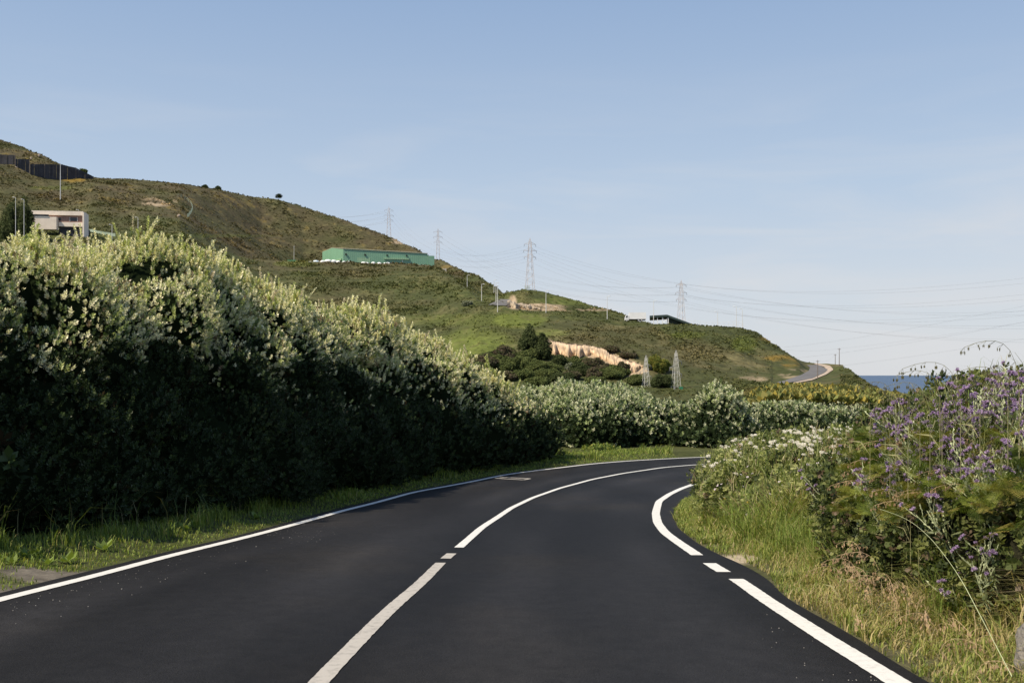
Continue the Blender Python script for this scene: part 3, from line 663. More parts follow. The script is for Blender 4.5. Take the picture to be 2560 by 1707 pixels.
# left verge
P, sr, sl = scatter(330000, -12, 7, 7, 48, lambda x, y, sr, sl: (sl > .0) & (sl < 3.4) & (np.abs(x) < .56*y+1.2) & (x < 6.6))
gp1 = gp(215, 1440)[:2]; gm = np.maximum(blobmask(P[:, 0], P[:, 1], gp1, (.9, .36)), blobmask(P[:, 0], P[:, 1], gp(60, 1482)[:2], (.9, .4)))
k = R.rand(len(P)) > gm*.96; P, sl = P[k], sl[k]
k = (sl > .02+.1*R.rand(len(P))) & (R.rand(len(P)) < .75+.5*fbm(P[:, 0]*2, P[:, 1]*2)); P, sl = P[k], sl[k]
tuft = fbm(P[:, 0]*1.6, P[:, 1]*1.6, seed=8)
Hh = (.035+.05*sstep(.1, 1.2, sl)+.20*sstep(.16, .42, tuft)*sstep(.3, .9, sl))*(.55+.8*R.rand(len(P)))
col = pick(len(P), [(.20, .27, .055), (.28, .33, .07), (.10, .15, .035), (.36, .33, .12)], [.42, .28, .22, .08])
V, q_, t_, C = blades(P, Hh, np.where(P[:, 1] > 22, .012, .006)*(.7+.6*R.rand(len(P))), col, .5, .7)
tag(link('verge_grass', npmesh('verge_grass', V, [q_, t_], C), M['grass']), 'short bright green grass verge under the tall hedge', 'grass', kind='stuff')
# tall stalks at the hedge foot
P, sr, sl = scatter(9000, -9, 4, 9, 34, lambda x, y, sr, sl: (sl > .9) & (sl < 3.2)); P = P[:420]
V, q_, t_, C = blades(P, .35+.45*R.rand(len(P)), np.full(len(P), .007), pick(len(P), [(.10, .14, .04), (.22, .2, .1)], [.7, .3]), .5, 1.)
tag(link('hedge_foot_grass', npmesh('hedge_foot_grass', V, [q_, t_], C), M['grass']), 'long shaded grass at the foot of the tall hedge', 'grass', kind='stuff')
# broad leaved weeds in the left verge
def weed(seed):
    R.seed(seed); n = 9; P = np.zeros((1, 3))+[0, 0, .01]; A = np.array([[0, 0, 1.]])
    V, C = sprigs(P, A, .20, n, np.array([[.19, .26, .06]]), wr=.3, spread=(30, 80), stemk=.1); return npmesh('leaf_rosette', V, [quads(V)], C)
wm = [weed(s) for s in (1, 2, 3)]; R.seed(99)
for i, (u, v) in enumerate([(62,1412),(85,1405),(170,1412),(262,1385),(465,1338),(490,1330),(120,1420),(30,1430),(640,1303)]):
    p = gp(u, v); o = link('dock_plant', wm[i % 3], M['grass'], loc=(p[0], p[1], zg(p[0], p[1]))); o.rotation_euler = (0, 0, i*1.3); s_ = .45+.35*random.random(); o.scale = (s_, s_, s_*1.2)
    tag(o, 'broad leaved green weed growing in the grass verge before the tall hedge', 'weed', 'broad leaved weeds in the left verge')

# right verge: dry grass strip and fresh grass tufts
P, sr, sl = scatter(520000, 2., 12, 3.6, 27, lambda x, y, sr, sl: (sr > .004) & (sr < 3.4) & (np.abs(x) < .56*y+.6))
k = (sr < 1.6+.6*fbm(P[:, 0]*1.2, P[:, 1]*1.2)+1.3*sstep(9.5, 12, P[:, 1])*sstep(19, 16, P[:, 1])) | (P[:, 1] < 10); P, sr = P[k], sr[k]
k = R.rand(len(P)) < (.45+.9*(fbm(P[:, 0]*2.5, P[:, 1]*2.5)+.25))*sstep(-.04, .10, sr+.03*R.randn(len(P))); P, sr = P[k], sr[k]
gmask = blobmask(P[:, 0], P[:, 1], gp(1850, 1398)[:2]+[.05, .2], (.25, .45)); k = R.rand(len(P)) > gmask*.9; P, sr = P[k], sr[k]
dry = np.clip(.66+.8*fbm(P[:, 0]*.9, P[:, 1]*.9, seed=12)-.09*(P[:, 1]-9)*(P[:, 1] > 9), 0.10, 1)
Hh = (.06+.26*sstep(.1, 1.1, sr))*(.5+.9*R.rand(len(P)))*(1+.9*sstep(.2, .45, fbm(P[:, 0]*1.5, P[:, 1]*1.5, seed=9)))
cd = pick(len(P), [(.44, .36, .17), (.36, .34, .12), (.50, .40, .24)], [.45, .35, .2]); cg = pick(len(P), [(.22, .28, .06), (.14, .19, .045), (.32, .34, .09)], [.45, .3, .25])
col = np.where((R.rand(len(P)) < dry)[:, None], cd, cg)
V, q_, t_, C = blades(P, Hh, np.where(P[:, 1] > 13, .007, .0042)*(.7+.6*R.rand(len(P))), col, .8, 1.1, (.05, -.1))
tag(link('dry_grass', npmesh('dry_grass', V, [q_, t_], C), M['grass']), 'straw coloured and green grass along the right edge of the road', 'grass', kind='stuff')

# ------------------------------------------------------------------ the bank: bramble thicket, umbels, ferns, thistles, oat grasses
G2 = lambda x, y: zg(x, y)
def bb(*a): return blob_at(*a, ground=G2)
bank = []
BT = [(1745,1168),(1770,1140),(1810,1122),(1860,1105),(1950,1085),(2050,1072),(2130,1065),(2250,1050),(2600,1040)]      # top edge of the thicket
for (u, y, dv, r) in [(1768,19.6,14,.5),(1800,20.3,6,.75),(1850,20.8,4,.9),(1910,21,3,1.),(1980,21,3,1.),(2060,21,4,1.1),(2140,21,5,1.1),(2230,21,5,1.2),
        (1775,18.2,42,.5),(1825,18.3,30,.75),(1885,18.4,22,.9),(1955,18.4,20,.95),(2030,18.2,18,1.),(2110,18,18,1.),(2200,18,16,1.1),(2300,18,20,1.2),
        (1778,16.8,85,.4),(1820,16.3,72,.6),(1880,16.1,55,.8),(1960,15.8,50,.9),(2050,15.6,44,.9),(2140,15.4,40,.9),(2240,15.4,36,1.),(2350,15,40,1.),
        (1768,17.8,78,.34),(1790,17.0,100,.36),(1822,16.0,118,.38),(1868,15.2,125,.42),(1925,14.5,125,.45),(1990,14.2,108,.55),(2080,13.6,92,.7),(2180,13,78,.8),(2290,13,60,.9),(2170,12.0,140,.6),(2240,11.6,120,.7),(2330,11.4,90,.8)]:
    uu = u+(F*r/y*.5 if u < 1840 else F*r/y*.3 if u < 1900 else 0); bank.append(bb(uu, float(interp(uu, BT))+dv, y, r, r))
def zmb(P): return zground(P[:, 0], P[:, 1])[0]+.03
def brcols(P, Nn):
    n = len(P); m_ = fbm(P[:, 0]*1.4, P[:, 1]*1.4, P[:, 2]*1.4, o=3, seed=17)
    a = pick(n, [(.29, .31, .10), (.38, .39, .16), (.18, .21, .065)], [.4, .3, .3]); b_ = pick(n, [(.11, .135, .04), (.19, .21, .07), (.28, .20, .13), (.06, .08, .03)], [.4, .35, .08, .17])
    return np.where((R.rand(n) < np.clip(.55+1.3*m_, .1, .95))[:, None], a, b_)
o = tree_foliage('bramble_thicket', bank, lambda c: 125 if c[1] < 17 else 80, .055, 9, brcols, M['leaf'], zmin=zmb, lump=.24, upb=.5, smooth=.7, ls=2., spread=(20, 85), wr=.36, corescale=.78)
tag(o, 'mounded green bramble thicket on the inside of the bend', 'bramble')
# dark hollow under the fern mound and the mound itself
mound = []
MT = [(2120,1098),(2160,1066),(2200,1040),(2260,1010),(2310,990),(2350,965),(2420,940),(2500,922),(2620,910),(2900,900)]
for (u, y, dv, r) in [(2150,10.6,35,.4),(2190,10.4,28,.55),(2250,10.2,22,.65),(2330,10.2,20,.75),(2420,10,20,.8),(2520,10,20,.85),(2640,10,20,.9),(2780,10,20,.9),
        (2140,9.9,110,.35),(2190,9.4,85,.5),(2260,9,65,.6),(2350,8.8,50,.7),(2450,8.6,45,.7),(2570,8.5,45,.75),(2700,8.5,45,.8),
        (2180,9.3,190,.35),(2240,8.7,160,.42),(2320,8.2,130,.5),(2420,7.8,110,.55),(2540,7.6,100,.6),(2680,7.4,100,.7),
        (2230,8.7,290,.3),(2300,8.15,270,.32),(2390,7.7,250,.36),(2500,7.2,230,.42),(2640,6.9,210,.5),
        (2340,7.75,400,.25),(2440,7.3,385,.28),(2560,6.8,360,.32)]:
    mound.append(bb(u, float(interp(u, MT))+dv, y, r, r))
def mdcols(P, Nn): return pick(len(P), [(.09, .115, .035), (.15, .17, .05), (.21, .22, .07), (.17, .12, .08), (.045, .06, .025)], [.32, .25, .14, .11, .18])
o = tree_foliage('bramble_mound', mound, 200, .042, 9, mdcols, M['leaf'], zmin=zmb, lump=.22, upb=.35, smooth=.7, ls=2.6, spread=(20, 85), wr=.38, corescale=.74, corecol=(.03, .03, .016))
tag(o, 'dark bramble mound under the ferns and purple thistles at the right', 'bramble')

def surf(u, v, blobs, k=.96):      # first blob surface hit by a photo ray (for placing plants on the bank)
    d = np.array([(u-CU)/F, 1, (HZ-v)/F]); best = None
    for c, r in blobs:
        c = np.array(c); r = np.array(r)*k; a = ((d/r)**2).sum(); b_ = -2*((d*c)/r**2).sum(); cc = ((c/r)**2).sum()-1; D = b_*b_-4*a*cc
        if D > 0:
            t = (-b_-math.sqrt(D))/(2*a)
            if t > 3 and (best is None or t < best): best = t
    return None if best is None else d*best

# umbels: heads built once, copied
def umbel(seed):
    rr = random.Random(seed); R.seed(seed+50)
    st = MB(); st.tube([(0, 0, -.5), (rr.uniform(-.02, .02), 0, -.2), (0, 0, 0)], [.006, .005, .004], 5)
    V = []; C = []
    nr_ = 11
    for i in range(nr_):
        a = i*2.4; r_ = .055*math.sqrt((i+.5)/nr_); x, y = r_*math.cos(a), r_*math.sin(a); z = .035-.25*r_*r_/.055+rr.uniform(-.004, .004)
        st.tube([(0, 0, 0), (x*.6, y*.6, z*.55), (x, y, z)], .0018, 3, False)
        n = 9; P_ = np.array([[x, y, z]])+R.randn(n, 3)*[.009, .009, .003]; v_, c_ = sprigs(P_, np.tile([0, 0, 1.], (n, 1))+.3*R.randn(n, 3), .012, 4, np.tile([.76, .73, .64], (n, 1)), wr=.45, spread=(60, 95), jit=.1); V.append(v_); C.append(c_)
    V = np.concatenate(V); C = np.concatenate(C); return st.mesh('stem'), npmesh('flower_head', V, [quads(V)], C)
UMB = [umbel(s) for s in range(3)]; R.seed(123)
cnt = 0
def pts_in(u0, u1, v0, v1, n, seed):
    rr = random.Random(seed); return [(rr.uniform(u0, u1), rr.uniform(v0, v1)) for _ in range(n)]
up = [p for p in pts_in(1830, 2160, 1075, 1215, 430, 4) if p[1] > interp(p[0], BT)-6 and p[1] < interp(p[0], BT)+25+max(0, (p[0]-1830))*.27 and R.rand() < .85]
up += pts_in(1750, 1860, 1100, 1200, 26, 6); up = up[:]
protos = {}
for i, (u, v) in enumerate(up[:290]):
    p = surf(u, max(v, float(interp(u, BT))+4), bank)
    if p is None: continue
    kk = i % 3
    if kk not in protos:
        t = empty('umbel_flower', (0, 0, 0)); link('stem', UMB[kk][0], M['stem'], t); link('flower_head', UMB[kk][1], M['petal'], t); protos[kk] = t; first = True
    else: t = copy_tree(protos[kk])
    t.location = (p[0], p[1], p[2]+.07+.08*random.random()); t.rotation_euler = (random.uniform(.35, .95), random.uniform(-.4, .1), random.uniform(-.4, .4)); s_ = .38+.32*random.random(); t.scale = (s_,)*3
    tag(t, 'white flat topped umbel flower on a stem on the crest of the bramble thicket', 'flower', 'white umbel flowers on the thicket'); cnt += 1
print('umbels', cnt)
# small pale bramble flowers, individuals too small to show parts
bf = MB()
for k in range(5):
    a = k*1.2566; bf.add([(0, 0, 0), (.016*math.cos(a-.45), .016*math.sin(a-.45), .004), (.024*math.cos(a), .024*math.sin(a), .007), (.016*math.cos(a+.45), .016*math.sin(a+.45), .004)], [(0, 1, 2, 3)])
bf.ball((0, 0, .004), .006, 6, 4); bfm = bf.mesh('bramble_flower'); pinkm = mat('bramble_petal', (.62, .55, .60), .8); yelm = mat('yellow_petal', (.75, .5, .02), .8)
for i, (u, v) in enumerate(pts_in(1780, 2160, 1150, 1330, 120, 9)):
    p = surf(u, v, bank, 1.04)
    if p is None: continue
    yel = i % 30 == 7; o = link('yellow_flower' if yel else 'bramble_flower', bfm if not yel else bfm.copy(), None, loc=tuple(p+np.array([-.02, -.06, .03])))
    if yel: o.data.materials.clear(); o.data.materials.append(yelm); tag(o, 'tiny yellow flower among the bramble leaves', 'flower', 'yellow flowers in the thicket')
    else:
        if not bfm.materials: bfm.materials.append(pinkm)
        tag(o, 'tiny pale pink bramble flower on the thicket side', 'flower', 'pale bramble flowers')
    o.rotation_euler = (random.uniform(.3, 1.3), random.uniform(-.5, .5), random.random()*6)

# ferns
def frond(L, seed, col):
    rr = random.Random(seed); V = []; C = []; n = 15; npin = 8
    def rach(t): return Vector((t*L*(.86-.05*t), 0, L*(.62*t-.62*t*t*.95)))
    for i in range(n):
        t = .14+.86*i/n; p = rach(t); d = (rach(min(1, t+.02))-rach(t-.02)).normalized(); w = L*.26*math.sin(math.pi*min(1, (1-t)*.95+.06)**.8)*(.9+.2*rr.random())
        for s in (-1, 1):
            ax = Vector((.42, s*.9, -.18+.1*rr.random())).normalized(); up = Vector((0, 0, 1))
            for j in range(npin):
                tj = j/npin; q = p+ax*w*tj; l = .010*(1-tj*.6)+.002
                for s2 in (-1, 1):
                    dd = (ax*.55+d*s2*.85).normalized(); sd = ax*(.28*w/npin)
                    V += [tuple(q), tuple(q+dd*l*.5+sd), tuple(q+dd*l), tuple(q+dd*l*.6-sd*.2)]
            V += [tuple(p), tuple(p+ax*w*.4+d*.0045), tuple(p+ax*w), tuple(p+ax*w*.4-d*.0045)]
    V = np.array(V); c = np.array(col)*(1+.2*(R.rand(len(V)//4, 1)*2-1)); C = np.repeat(c, 4, 0)
    return npmesh('frond', V, [quads(V)], C)
FR = [frond(.55, 1, (.19, .24, .04)), frond(.5, 2, (.27, .31, .05)), frond(.6, 3, (.13, .18, .03)), frond(.5, 4, (.32, .27, .07))]
fproto = {}
rf = random.Random(77)
fpts = [(2140,1075),(2150,1150),(2170,1240),(2215,1120),(2230,1190),(2260,1250),(2290,1150),(2310,1210),(2330,1100),(2360,1170),(2400,1230),(2420,1130),(2460,1190),(2500,1110),(2540,1170),(2350,1040),(2440,1030),(2520,1040),(2260,1060),(2200,1300),(2330,1260),(2380,1120),(2190,1185),(2280,1090),(2480,1250),(2545,1250),(2240,1010),(2390,1290),(2155,1110),(2550,1330)]
fpts += [(rf.uniform(2120, 2560), rf.uniform(1090, 1290)) for _ in range(52)]
for i, (u, v) in enumerate(fpts):
    p = surf(u, v, mound)
    if p is None: continue
    kk = i % 3
    if kk not in fproto:
        t = empty('fern', (0, 0, 0))
        for q in range(7):
            f_ = link('frond', FR[(kk+q) % 3 if q % 5 else 3], M['leaf'], t); f_.rotation_euler = (random.uniform(-.3, .3), random.uniform(-.5, .1), q*.9+random.uniform(-.2, .2)); s_ = random.uniform(.7, 1.05); f_.scale = (s_,)*3
        fproto[kk] = t
    else: t = copy_tree(fproto[kk])
    t.location = tuple(p+np.array([-.09, -.12, .02])); t.rotation_euler = (.55, -.35, random.random()*6.28 if i % 2 else 3.4); s_ = random.uniform(.38, .62); t.scale = (s_,)*3
    tag(t, 'green bracken fern with arching fronds on the side of the thistle mound', 'fern', 'bracken ferns on the mound')

# thistles: branching pale stems with purple heads
def head(seed):
    R.seed(seed); rr = random.Random(seed); V = []; C = []
    bulb = MB(); 
    hs = [(0, 0, 0), (.022, .008, -.006), (-.016, .018, -.012)][:1+seed % 3]
    for (x, y, z) in hs:
        bulb.ball((x, y, z), (.007, .007, .011), 6, 4)
        n = 16; P_ = np.tile([[x, y, z+.006]], (n, 1)); A = np.array([0, 0, 1.])+.75*R.randn(n, 3)*[1, 1, .25]
        c = pick(n, [(.40, .28, .47), (.52, .39, .58), (.28, .17, .33), (.63, .52, .66)], [.4, .3, .12, .18]); v_, c_ = sprigs(P_, A, .021, 3, c, wr=.13, spread=(8, 40), stemk=.1); V.append(v_); C.append(c_)
    Vb = np.array(bulb.v); V = np.concatenate(V); C = np.concatenate(C)
    return npmesh('flower_head', np.concatenate([V, Vb]), [quads(V), np.array([f for f in bulb.f])+len(V)], np.concatenate([C, np.tile([.10, .11, .06], (len(Vb), 1))]))
HD = [head(s) for s in range(4)]
def thistle_mesh(seed):
    rr = random.Random(seed); st = MB(); tips = []
    def grow(p, d, L, r, lev):
        pts = [p]; 
        for k in range(4):
            d = (d+Vector((rr.uniform(-.14, .14), rr.uniform(-.14, .14), .05))).normalized(); pts.append(pts[-1]+d*L/4)
        st.tube(pts, [r, r*.9, r*.8, r*.7, r*.55], 4, False)
        for k in range(8):        # narrow spiny wings
            q = pts[k//2]+(pts[k//2+1]-pts[k//2])*(.5*(k % 2)); a = rr.random()*6.28; s = Vector((math.cos(a), math.sin(a), .3))*.012*(1.6-lev*.4)
            st.add([q, q+s+d*.012, q+d*.03], [(0, 1, 2)])
        if lev < 2:
            for k in range(rr.choice((2, 3))):
                a = rr.random()*6.28; nd = (d*.9+Vector((math.cos(a), math.sin(a), .25))*.5).normalized(); grow(pts[2+k % 2], nd, L*rr.uniform(.45, .7), r*.65, lev+1)
        tips.append((pts[-1], d))
    grow(Vector((0, 0, 0)), Vector((rr.uniform(-.25, .1), rr.uniform(-.2, .1), 1)).normalized(), .42, .0052, 0)
    # a few narrow leaves
    V, C = sprigs(np.array([tuple(Vector((0, 0, .05+.05*i))) for i in range(6)]), np.array([(rr.uniform(-1, 1), rr.uniform(-1, 1), .8) for i in range(6)]), .09, 3, np.tile([.17, .20, .09], (6, 1)), wr=.1)
    return st.mesh('stem'), tips, npmesh('leaves', V, [quads(V)], C)
TH = [thistle_mesh(s) for s in range(6)]; R.seed(321); tproto = {}
rr = random.Random(5); tp_ = []
def thist_ok(u, v):
    t = float(interp(u, MT)); return v > t-8
while len(tp_) < 165:
    u, v = rr.uniform(2070, 2575), rr.uniform(905, 1190)
    w = 1.0 if v < 1080 else .62
    if u < 2230: w *= .45
    if not thist_ok(u, v) or rr.random() > w: continue
    tp_.append((u, v+92))
tp_ += [(2395,1330),(2440,1400),(2480,1470),(2380,1450),(2300,1190),(2190,1260),(2450,1520),(2385,1300),(2500,1400),(2480,1230),(2290,1330)]
nth = 0
for i, (u, v) in enumerate(tp_):
    p = surf(u, max(v, float(interp(u, MT))+40), mound, .9)
    if p is None: p = surf(u, v, bank, .9)
    if p is None: continue
    kk = i % 6
    if kk not in tproto:
        t = empty('thistle', (0, 0, 0)); stm, tips, lv = TH[kk]; link('stem', stm, M['stem'], t); link('leaf', lv, M['leaf'], t)
        for q, (tp2, d) in enumerate(tips):
            if (q*7+kk) % 5 in (1, 3): continue
            h_ = link('flower_head', HD[(q+kk) % 4], M['petal'], t, tuple(tp2)); h_.rotation_euler = Vector((0, 0, 1)).rotation_difference(d).to_euler()
        tproto[kk] = t
    else: t = copy_tree(tproto[kk])
    t.location = tuple(p+np.array([0, 0, -.26])); t.rotation_euler = (rr.uniform(-.1, .35), rr.uniform(-.45, .1), rr.random()*6.28); s_ = rr.uniform(.75, 1.15); t.scale = (s_,)*3
    tag(t, 'slender pale stemmed thistle with purple flower heads on the mound at the right', 'thistle', 'purple thistles on the mound'); nth += 1
print('thistles', nth)

# oat grasses with drooping heads
def oat(seed, H, tan):
    rr = random.Random(seed); st = MB(); sp = MB(); pts = []
    for i in range(15):
        t = i/14; x = .42*H*max(0, t-.45)**1.7*2.2; z = H*(t-.62*max(0, t-.62)**1.6*2.6); pts.append(Vector((x, 0, z)))
    st.tube(pts[:9], [.0026*(1-.7*i/14) for i in range(9)], 4, False); sp.tube(pts[8:], .0012, 4, False)
    for i in range(8, 15):
        for k in range(2 if i < 14 else 3):
            p = pts[i]; a = rr.uniform(-.9, .9); q = p+Vector((rr.uniform(-.01, .04), math.sin(a)*.03, -.02)); e = q+Vector((rr.uniform(-.008, .012), rr.uniform(-.01, .01), -.03))
            sp.tube([p, q, q-Vector((0, 0, .012))], .0009, 3, False); L = rr.uniform(.018, .028)
            for s in range(2):
                o_ = Vector((rr.uniform(-.005, .005), rr.uniform(-.005, .005), 0)); c = q+o_; sp.add([c, c+Vector((.0042, .002, -L*.45)), c+Vector((0, 0, -L)), c+Vector((-.0042, -.002, -L*.45))], [(0, 1, 2, 3)]); sp.add([c, c+Vector((0, .0045, -L*.45)), c+Vector((0, 0, -L)), c+Vector((0, -.0045, -L*.45))], [(0, 1, 2, 3)])
    for k in range(2):
        a = rr.random()*6.28; b_ = Vector((math.cos(a), math.sin(a), 0)); p = pts[3+k]; st.add([p, p+b_*.08+Vector((.003, 0, .10)), p+b_*.2+Vector((0, 0, .10)), p+b_*.08+Vector((-.003, 0, .09))], [(0, 1, 2, 3)])
    return st.mesh('stalk'), sp.mesh('seed_head')
mt_ = mat('dry_spikelet', (.50, .36, .22), .9, vary=.2, vscale=30.); mg_ = mat('green_spikelet', (.17, .16, .08), .9, vary=.3, vscale=30.); ms_ = mat('oat_stalk', (.22, .21, .10), .9)
OA = [oat(s, .75+.1*s, 0) for s in range(4)]
def place_oat(u, v, tan, i, y, lab, grp, rz):
    k = i % 4; st, hd = OA[k]; H = (.75+.1*k)
    p = at(u, v, y); t = empty('oat_grass', (p[0]-.0, p[1], p[2]-H*.80), rz)
    a = link('stalk', st, ms_, t); hme = hd if tan else hd.copy()
    if not tan: hme.materials.clear()
    link('seed_head', hme, mt_ if tan else mg_, t); tag(t, lab, 'wild grass', grp, 'thing')
sky_oats = [(2240,925,6.6,3.1),(2325,922,6.5,2.6),(2355,910,6.4,0.2),(2402,862,6.3,3.0),(2350,895,6.2,2.8),(2520,880,6.0,2.9),(2548,808,5.6,3.2),(2270,955,7.0,.4),(2300,958,7.2,2.7),(2450,910,6.5,.1),(2175,955,7.6,.2),(2225,970,7.5,3.0)]
for i, (u, v, y, rz) in enumerate(sky_oats):
    place_oat(u, v, False, i, y, 'dark drooping oat grass head standing against the pale sky above the mound', 'oat grasses against the sky', rz)
rr = random.Random(17)
for i in range(26):
    u, v = rr.uniform(2120, 2560), rr.uniform(1000, 1230); p = surf(u, v, mound, 1.0)
    if p is None: continue
    place_oat(u, v-10, True, i, p[1]-.15, 'straw coloured drooping oat grass head among the purple thistles', 'dry oat grasses in the mound', rr.choice((3.0, .2, 2.6)))
for i, (u, v, y) in enumerate([(2135,1500,7.3),(2180,1395,7.4),(2205,1350,7.4),(2240,1410,7.2),(2270,1420,7.0),(2310,1480,6.6),(2160,1330,7.9),(2110,1400,8.4),(2340,1560,6.2),(2430,1600,5.7)]+[(2100+i_*17, 1330+i_*11+(i_*37 % 50), 8.2-i_*.1) for i_ in range(22)]):
    place_oat(u, v, True, i, y, 'dry oat grass stalk rising from the straw coloured verge before the dark brambles', 'dry stalks in the right verge', rr.random()*6)
# long arching stems crossing the mound
b = MB(); q = resample([at(2530, 1690, 5.2), at(2470, 1575, 5.4), at(2400, 1440, 5.7), at(2330, 1345, 5.9), at(2270, 1295, 6.1), at(2200, 1272, 6.3)], .03, 14); b.tube(q, list(np.linspace(.0026, .0009, len(q))), 4)
tag(b.build('grass_stalk', M['stem']), 'long pale grass stalk slanting across the dark hollow of the mound', 'grass stalk')
# thin shrubby fringe grass all over the crest of the mound and thicket
Pc = [surf(rr.uniform(2080, 2590), rr.uniform(900, 1200), mound, .95) for _ in range(2500)]; Pc = np.array([p for p in Pc if p is not None])
Hh = .12+.24*R.rand(len(Pc))**1.5; col = pick(len(Pc), [(.30, .33, .12), (.38, .37, .20), (.16, .22, .05), (.45, .36, .22)], [.35, .25, .25, .15])
V, q_, t_, C = blades(Pc, Hh, .0032*(.7+.6*R.rand(len(Pc))), col, .7, .8, (-.12, 0))
tag(link('mound_grass', npmesh('mound_grass', V, [q_, t_], C), M['grass']), 'thin wild grass growing through the thistle mound', 'grass', kind='stuff')
Pc = [surf(rr.uniform(1740, 2180), rr.uniform(1080, 1380), bank, .97) for _ in range(2500)]; Pc = np.array([p for p in Pc if p is not None])
Hh = .12+.24*R.rand(len(Pc))**1.5; col = pick(len(Pc), [(.30, .33, .12), (.42, .38, .22), (.16, .22, .05), (.36, .27, .18)], [.3, .25, .3, .15])
V, q_, t_, C = blades(Pc, Hh, .0055*(.7+.6*R.rand(len(Pc))), col, .8, .9, (-.1, 0))
tag(link('thicket_grass', npmesh('thicket_grass', V, [q_, t_], C), M['grass']), 'thin wild grass growing through the bramble thicket', 'grass', kind='stuff')
# grass tufts at the foot of the thicket
P, sr, sl = scatter(90000, 2.4, 9, 7, 22, lambda x, y, sr, sl: (sr > .5) & (sr < 2.6))
k = R.rand(len(P)) < .35+1.2*fbm(P[:, 0]*1.3, P[:, 1]*1.3, seed=61); P = P[k]
Hh = (.25+.35*R.rand(len(P))); col = pick(len(P), [(.22, .30, .06), (.15, .21, .04), (.34, .36, .12)], [.45, .35, .2])
V, q_, t_, C = blades(P, Hh, np.where(P[:, 1] > 13, .006, .004)*np.ones(len(P)), col, .6, .9)
tag(link('tall_grass', npmesh('tall_grass', V, [q_, t_], C), M['grass']), 'fresh green tall grass at the foot of the bramble thicket', 'grass', kind='stuff')
P, sr, sl = scatter(60000, 3.2, 18, -2, 13, lambda x, y, sr, sl: (sr > .9) & ((x > .5*y+.4) | (sr > 2.5)), False)
V, q_, t_, C = blades(P, .2+.35*R.rand(len(P)), np.full(len(P), .006), pick(len(P), [(.30, .30, .11), (.20, .24, .07), (.42, .35, .18)], [.4, .35, .25]), .7, .9)
tag(link('bank_grass', npmesh('bank_grass', V, [q_, t_], C), M['grass']), 'rough mixed grass on the back of the roadside bank', 'grass', kind='stuff')
# rock at the right edge
b = MB(); b.ball((0, 0, 0), (.2, .18, .30), 30, 20, .16, 3)
p = at(2604, 1600, 5.6); o = b.build('rock', M['rock'], None, True, (p[0]+.12, p[1]+.1, p[2]-.12)); tag(o, 'rough grey rock in the grass at the lower right corner', 'rock')
# grit on the asphalt
rr = random.Random(3); b = MB()
for i in range(300):
    if i < 120: u, v = rr.gauss(730, 60), rr.gauss(1330, 14)
    elif i < 260: u, v = rr.uniform(20, 760), 0; v = 1500-(u*.262)+rr.expovariate(.05)+14
    else: u, v = rr.uniform(1900, 2200), 0; v = 1500+(u-1900)*.62+abs(rr.gauss(0, 60))+20
    p = gp(u, min(v, 1700)); s = rr.uniform(.002, .0055)*(1.6 if rr.random() < .08 else 1)
    if rr.random() < .6: b.ball((p[0], p[1], p[2]+s*.5), (s, s, s*.6), 5, 3)
tag(b.build('road_grit', M['pebble']), 'pale grit scattered along the road edges', 'grit', kind='stuff')

# ------------------------------------------------------------------ vegetation on the hills
def hillscatter(n, umin, umax, ymin, ymax):
    u = umin+(umax-umin)*R.rand(n); y = np.exp(np.log(ymin)+(np.log(ymax)-np.log(ymin))*R.rand(n)); z, sc = terrain(u, y)
    ky, _ = knots_at(u); return u, y, z, sc, ky
u, y, z, sc, ky = hillscatter(230000, -60, 2300, 200, 900)
v = HZ-z/y*F; x = (u-CU)/F*y
bare = np.zeros(len(u), bool)
bare |= (sc > .1)
bare |= (y > ky[:, 4]+.0) & (y < ky[:, 5]-0) & (u > 1190) & (u < 1700)
bare |= (y > ky[:, 4]+10) & (y < ky[:, 5]) & (u > 700) & (u < 1110)
bare |= (u > 1925) & (u < 2100) & (y > 268) & (y < 415) & (v < 962) & (v > 900)
bare |= (y > ky[:, 7]+8)
bare |= (u > 1262) & (u < 1290) & (v > 738) & (v < 775)
grass = E(u, v, 1190, 865, 90, 45)+E(u, v, 1300, 800, 50, 14)
bare |= R.rand(len(u)) < .8*grass
clump = fbm(x/16., y/16., seed=71)
keep = ~bare & (R.rand(len(u)) < np.clip(.45+1.5*clump, .08, 1)); u, y, z, sc, x, v = u[keep], y[keep], z[keep], sc[keep], x[keep], v[keep]
hc = hillcolor(u, v, x, y, sc*0)
sz = (.28+.5*R.rand(len(u)))*(1+.6*(fbm(x/9., y/9., seed=81) > .15))*np.clip(y/520., .55, 1.15)
V, C = sprigs(np.stack([x, y, z-.1], 1), np.array([0, 0, 1.])+.35*R.randn(len(u), 3), sz, 6, hc*np.array([1.45, 1.4, 1.3])*(.85+.4*R.rand(len(u), 1)), wr=.4, spread=(25, 80), stemk=.35)
tag(link('hill_scrub', npmesh('hill_scrub', V, [quads(V)], C), M['scrub']), 'low heather bracken and gorse scrub covering the hillsides', 'scrub', kind='stuff')
# yellow green gorse on the near rise
u, y, z, sc, ky = hillscatter(26000, 1700, 2420, 120, 225); x = (u-CU)/F*y
col = pick(len(u), [(.24, .22, .07), (.30, .24, .05), (.15, .165, .05), (.10, .115, .04)], [.35, .2, .3, .15])
V, C = sprigs(np.stack([x, y, z+.0], 1), np.array([0, 0, 1.])+.3*R.randn(len(u), 3), .55+.5*R.rand(len(u))*(1+fbm(x/5, y/5)), 7, col, wr=.3, spread=(15, 70), stemk=.8)
tag(link('gorse', npmesh('gorse', V, [quads(V)], C), M['scrub']), 'yellow flowering gorse on the rise behind the far hedge', 'gorse', kind='stuff')

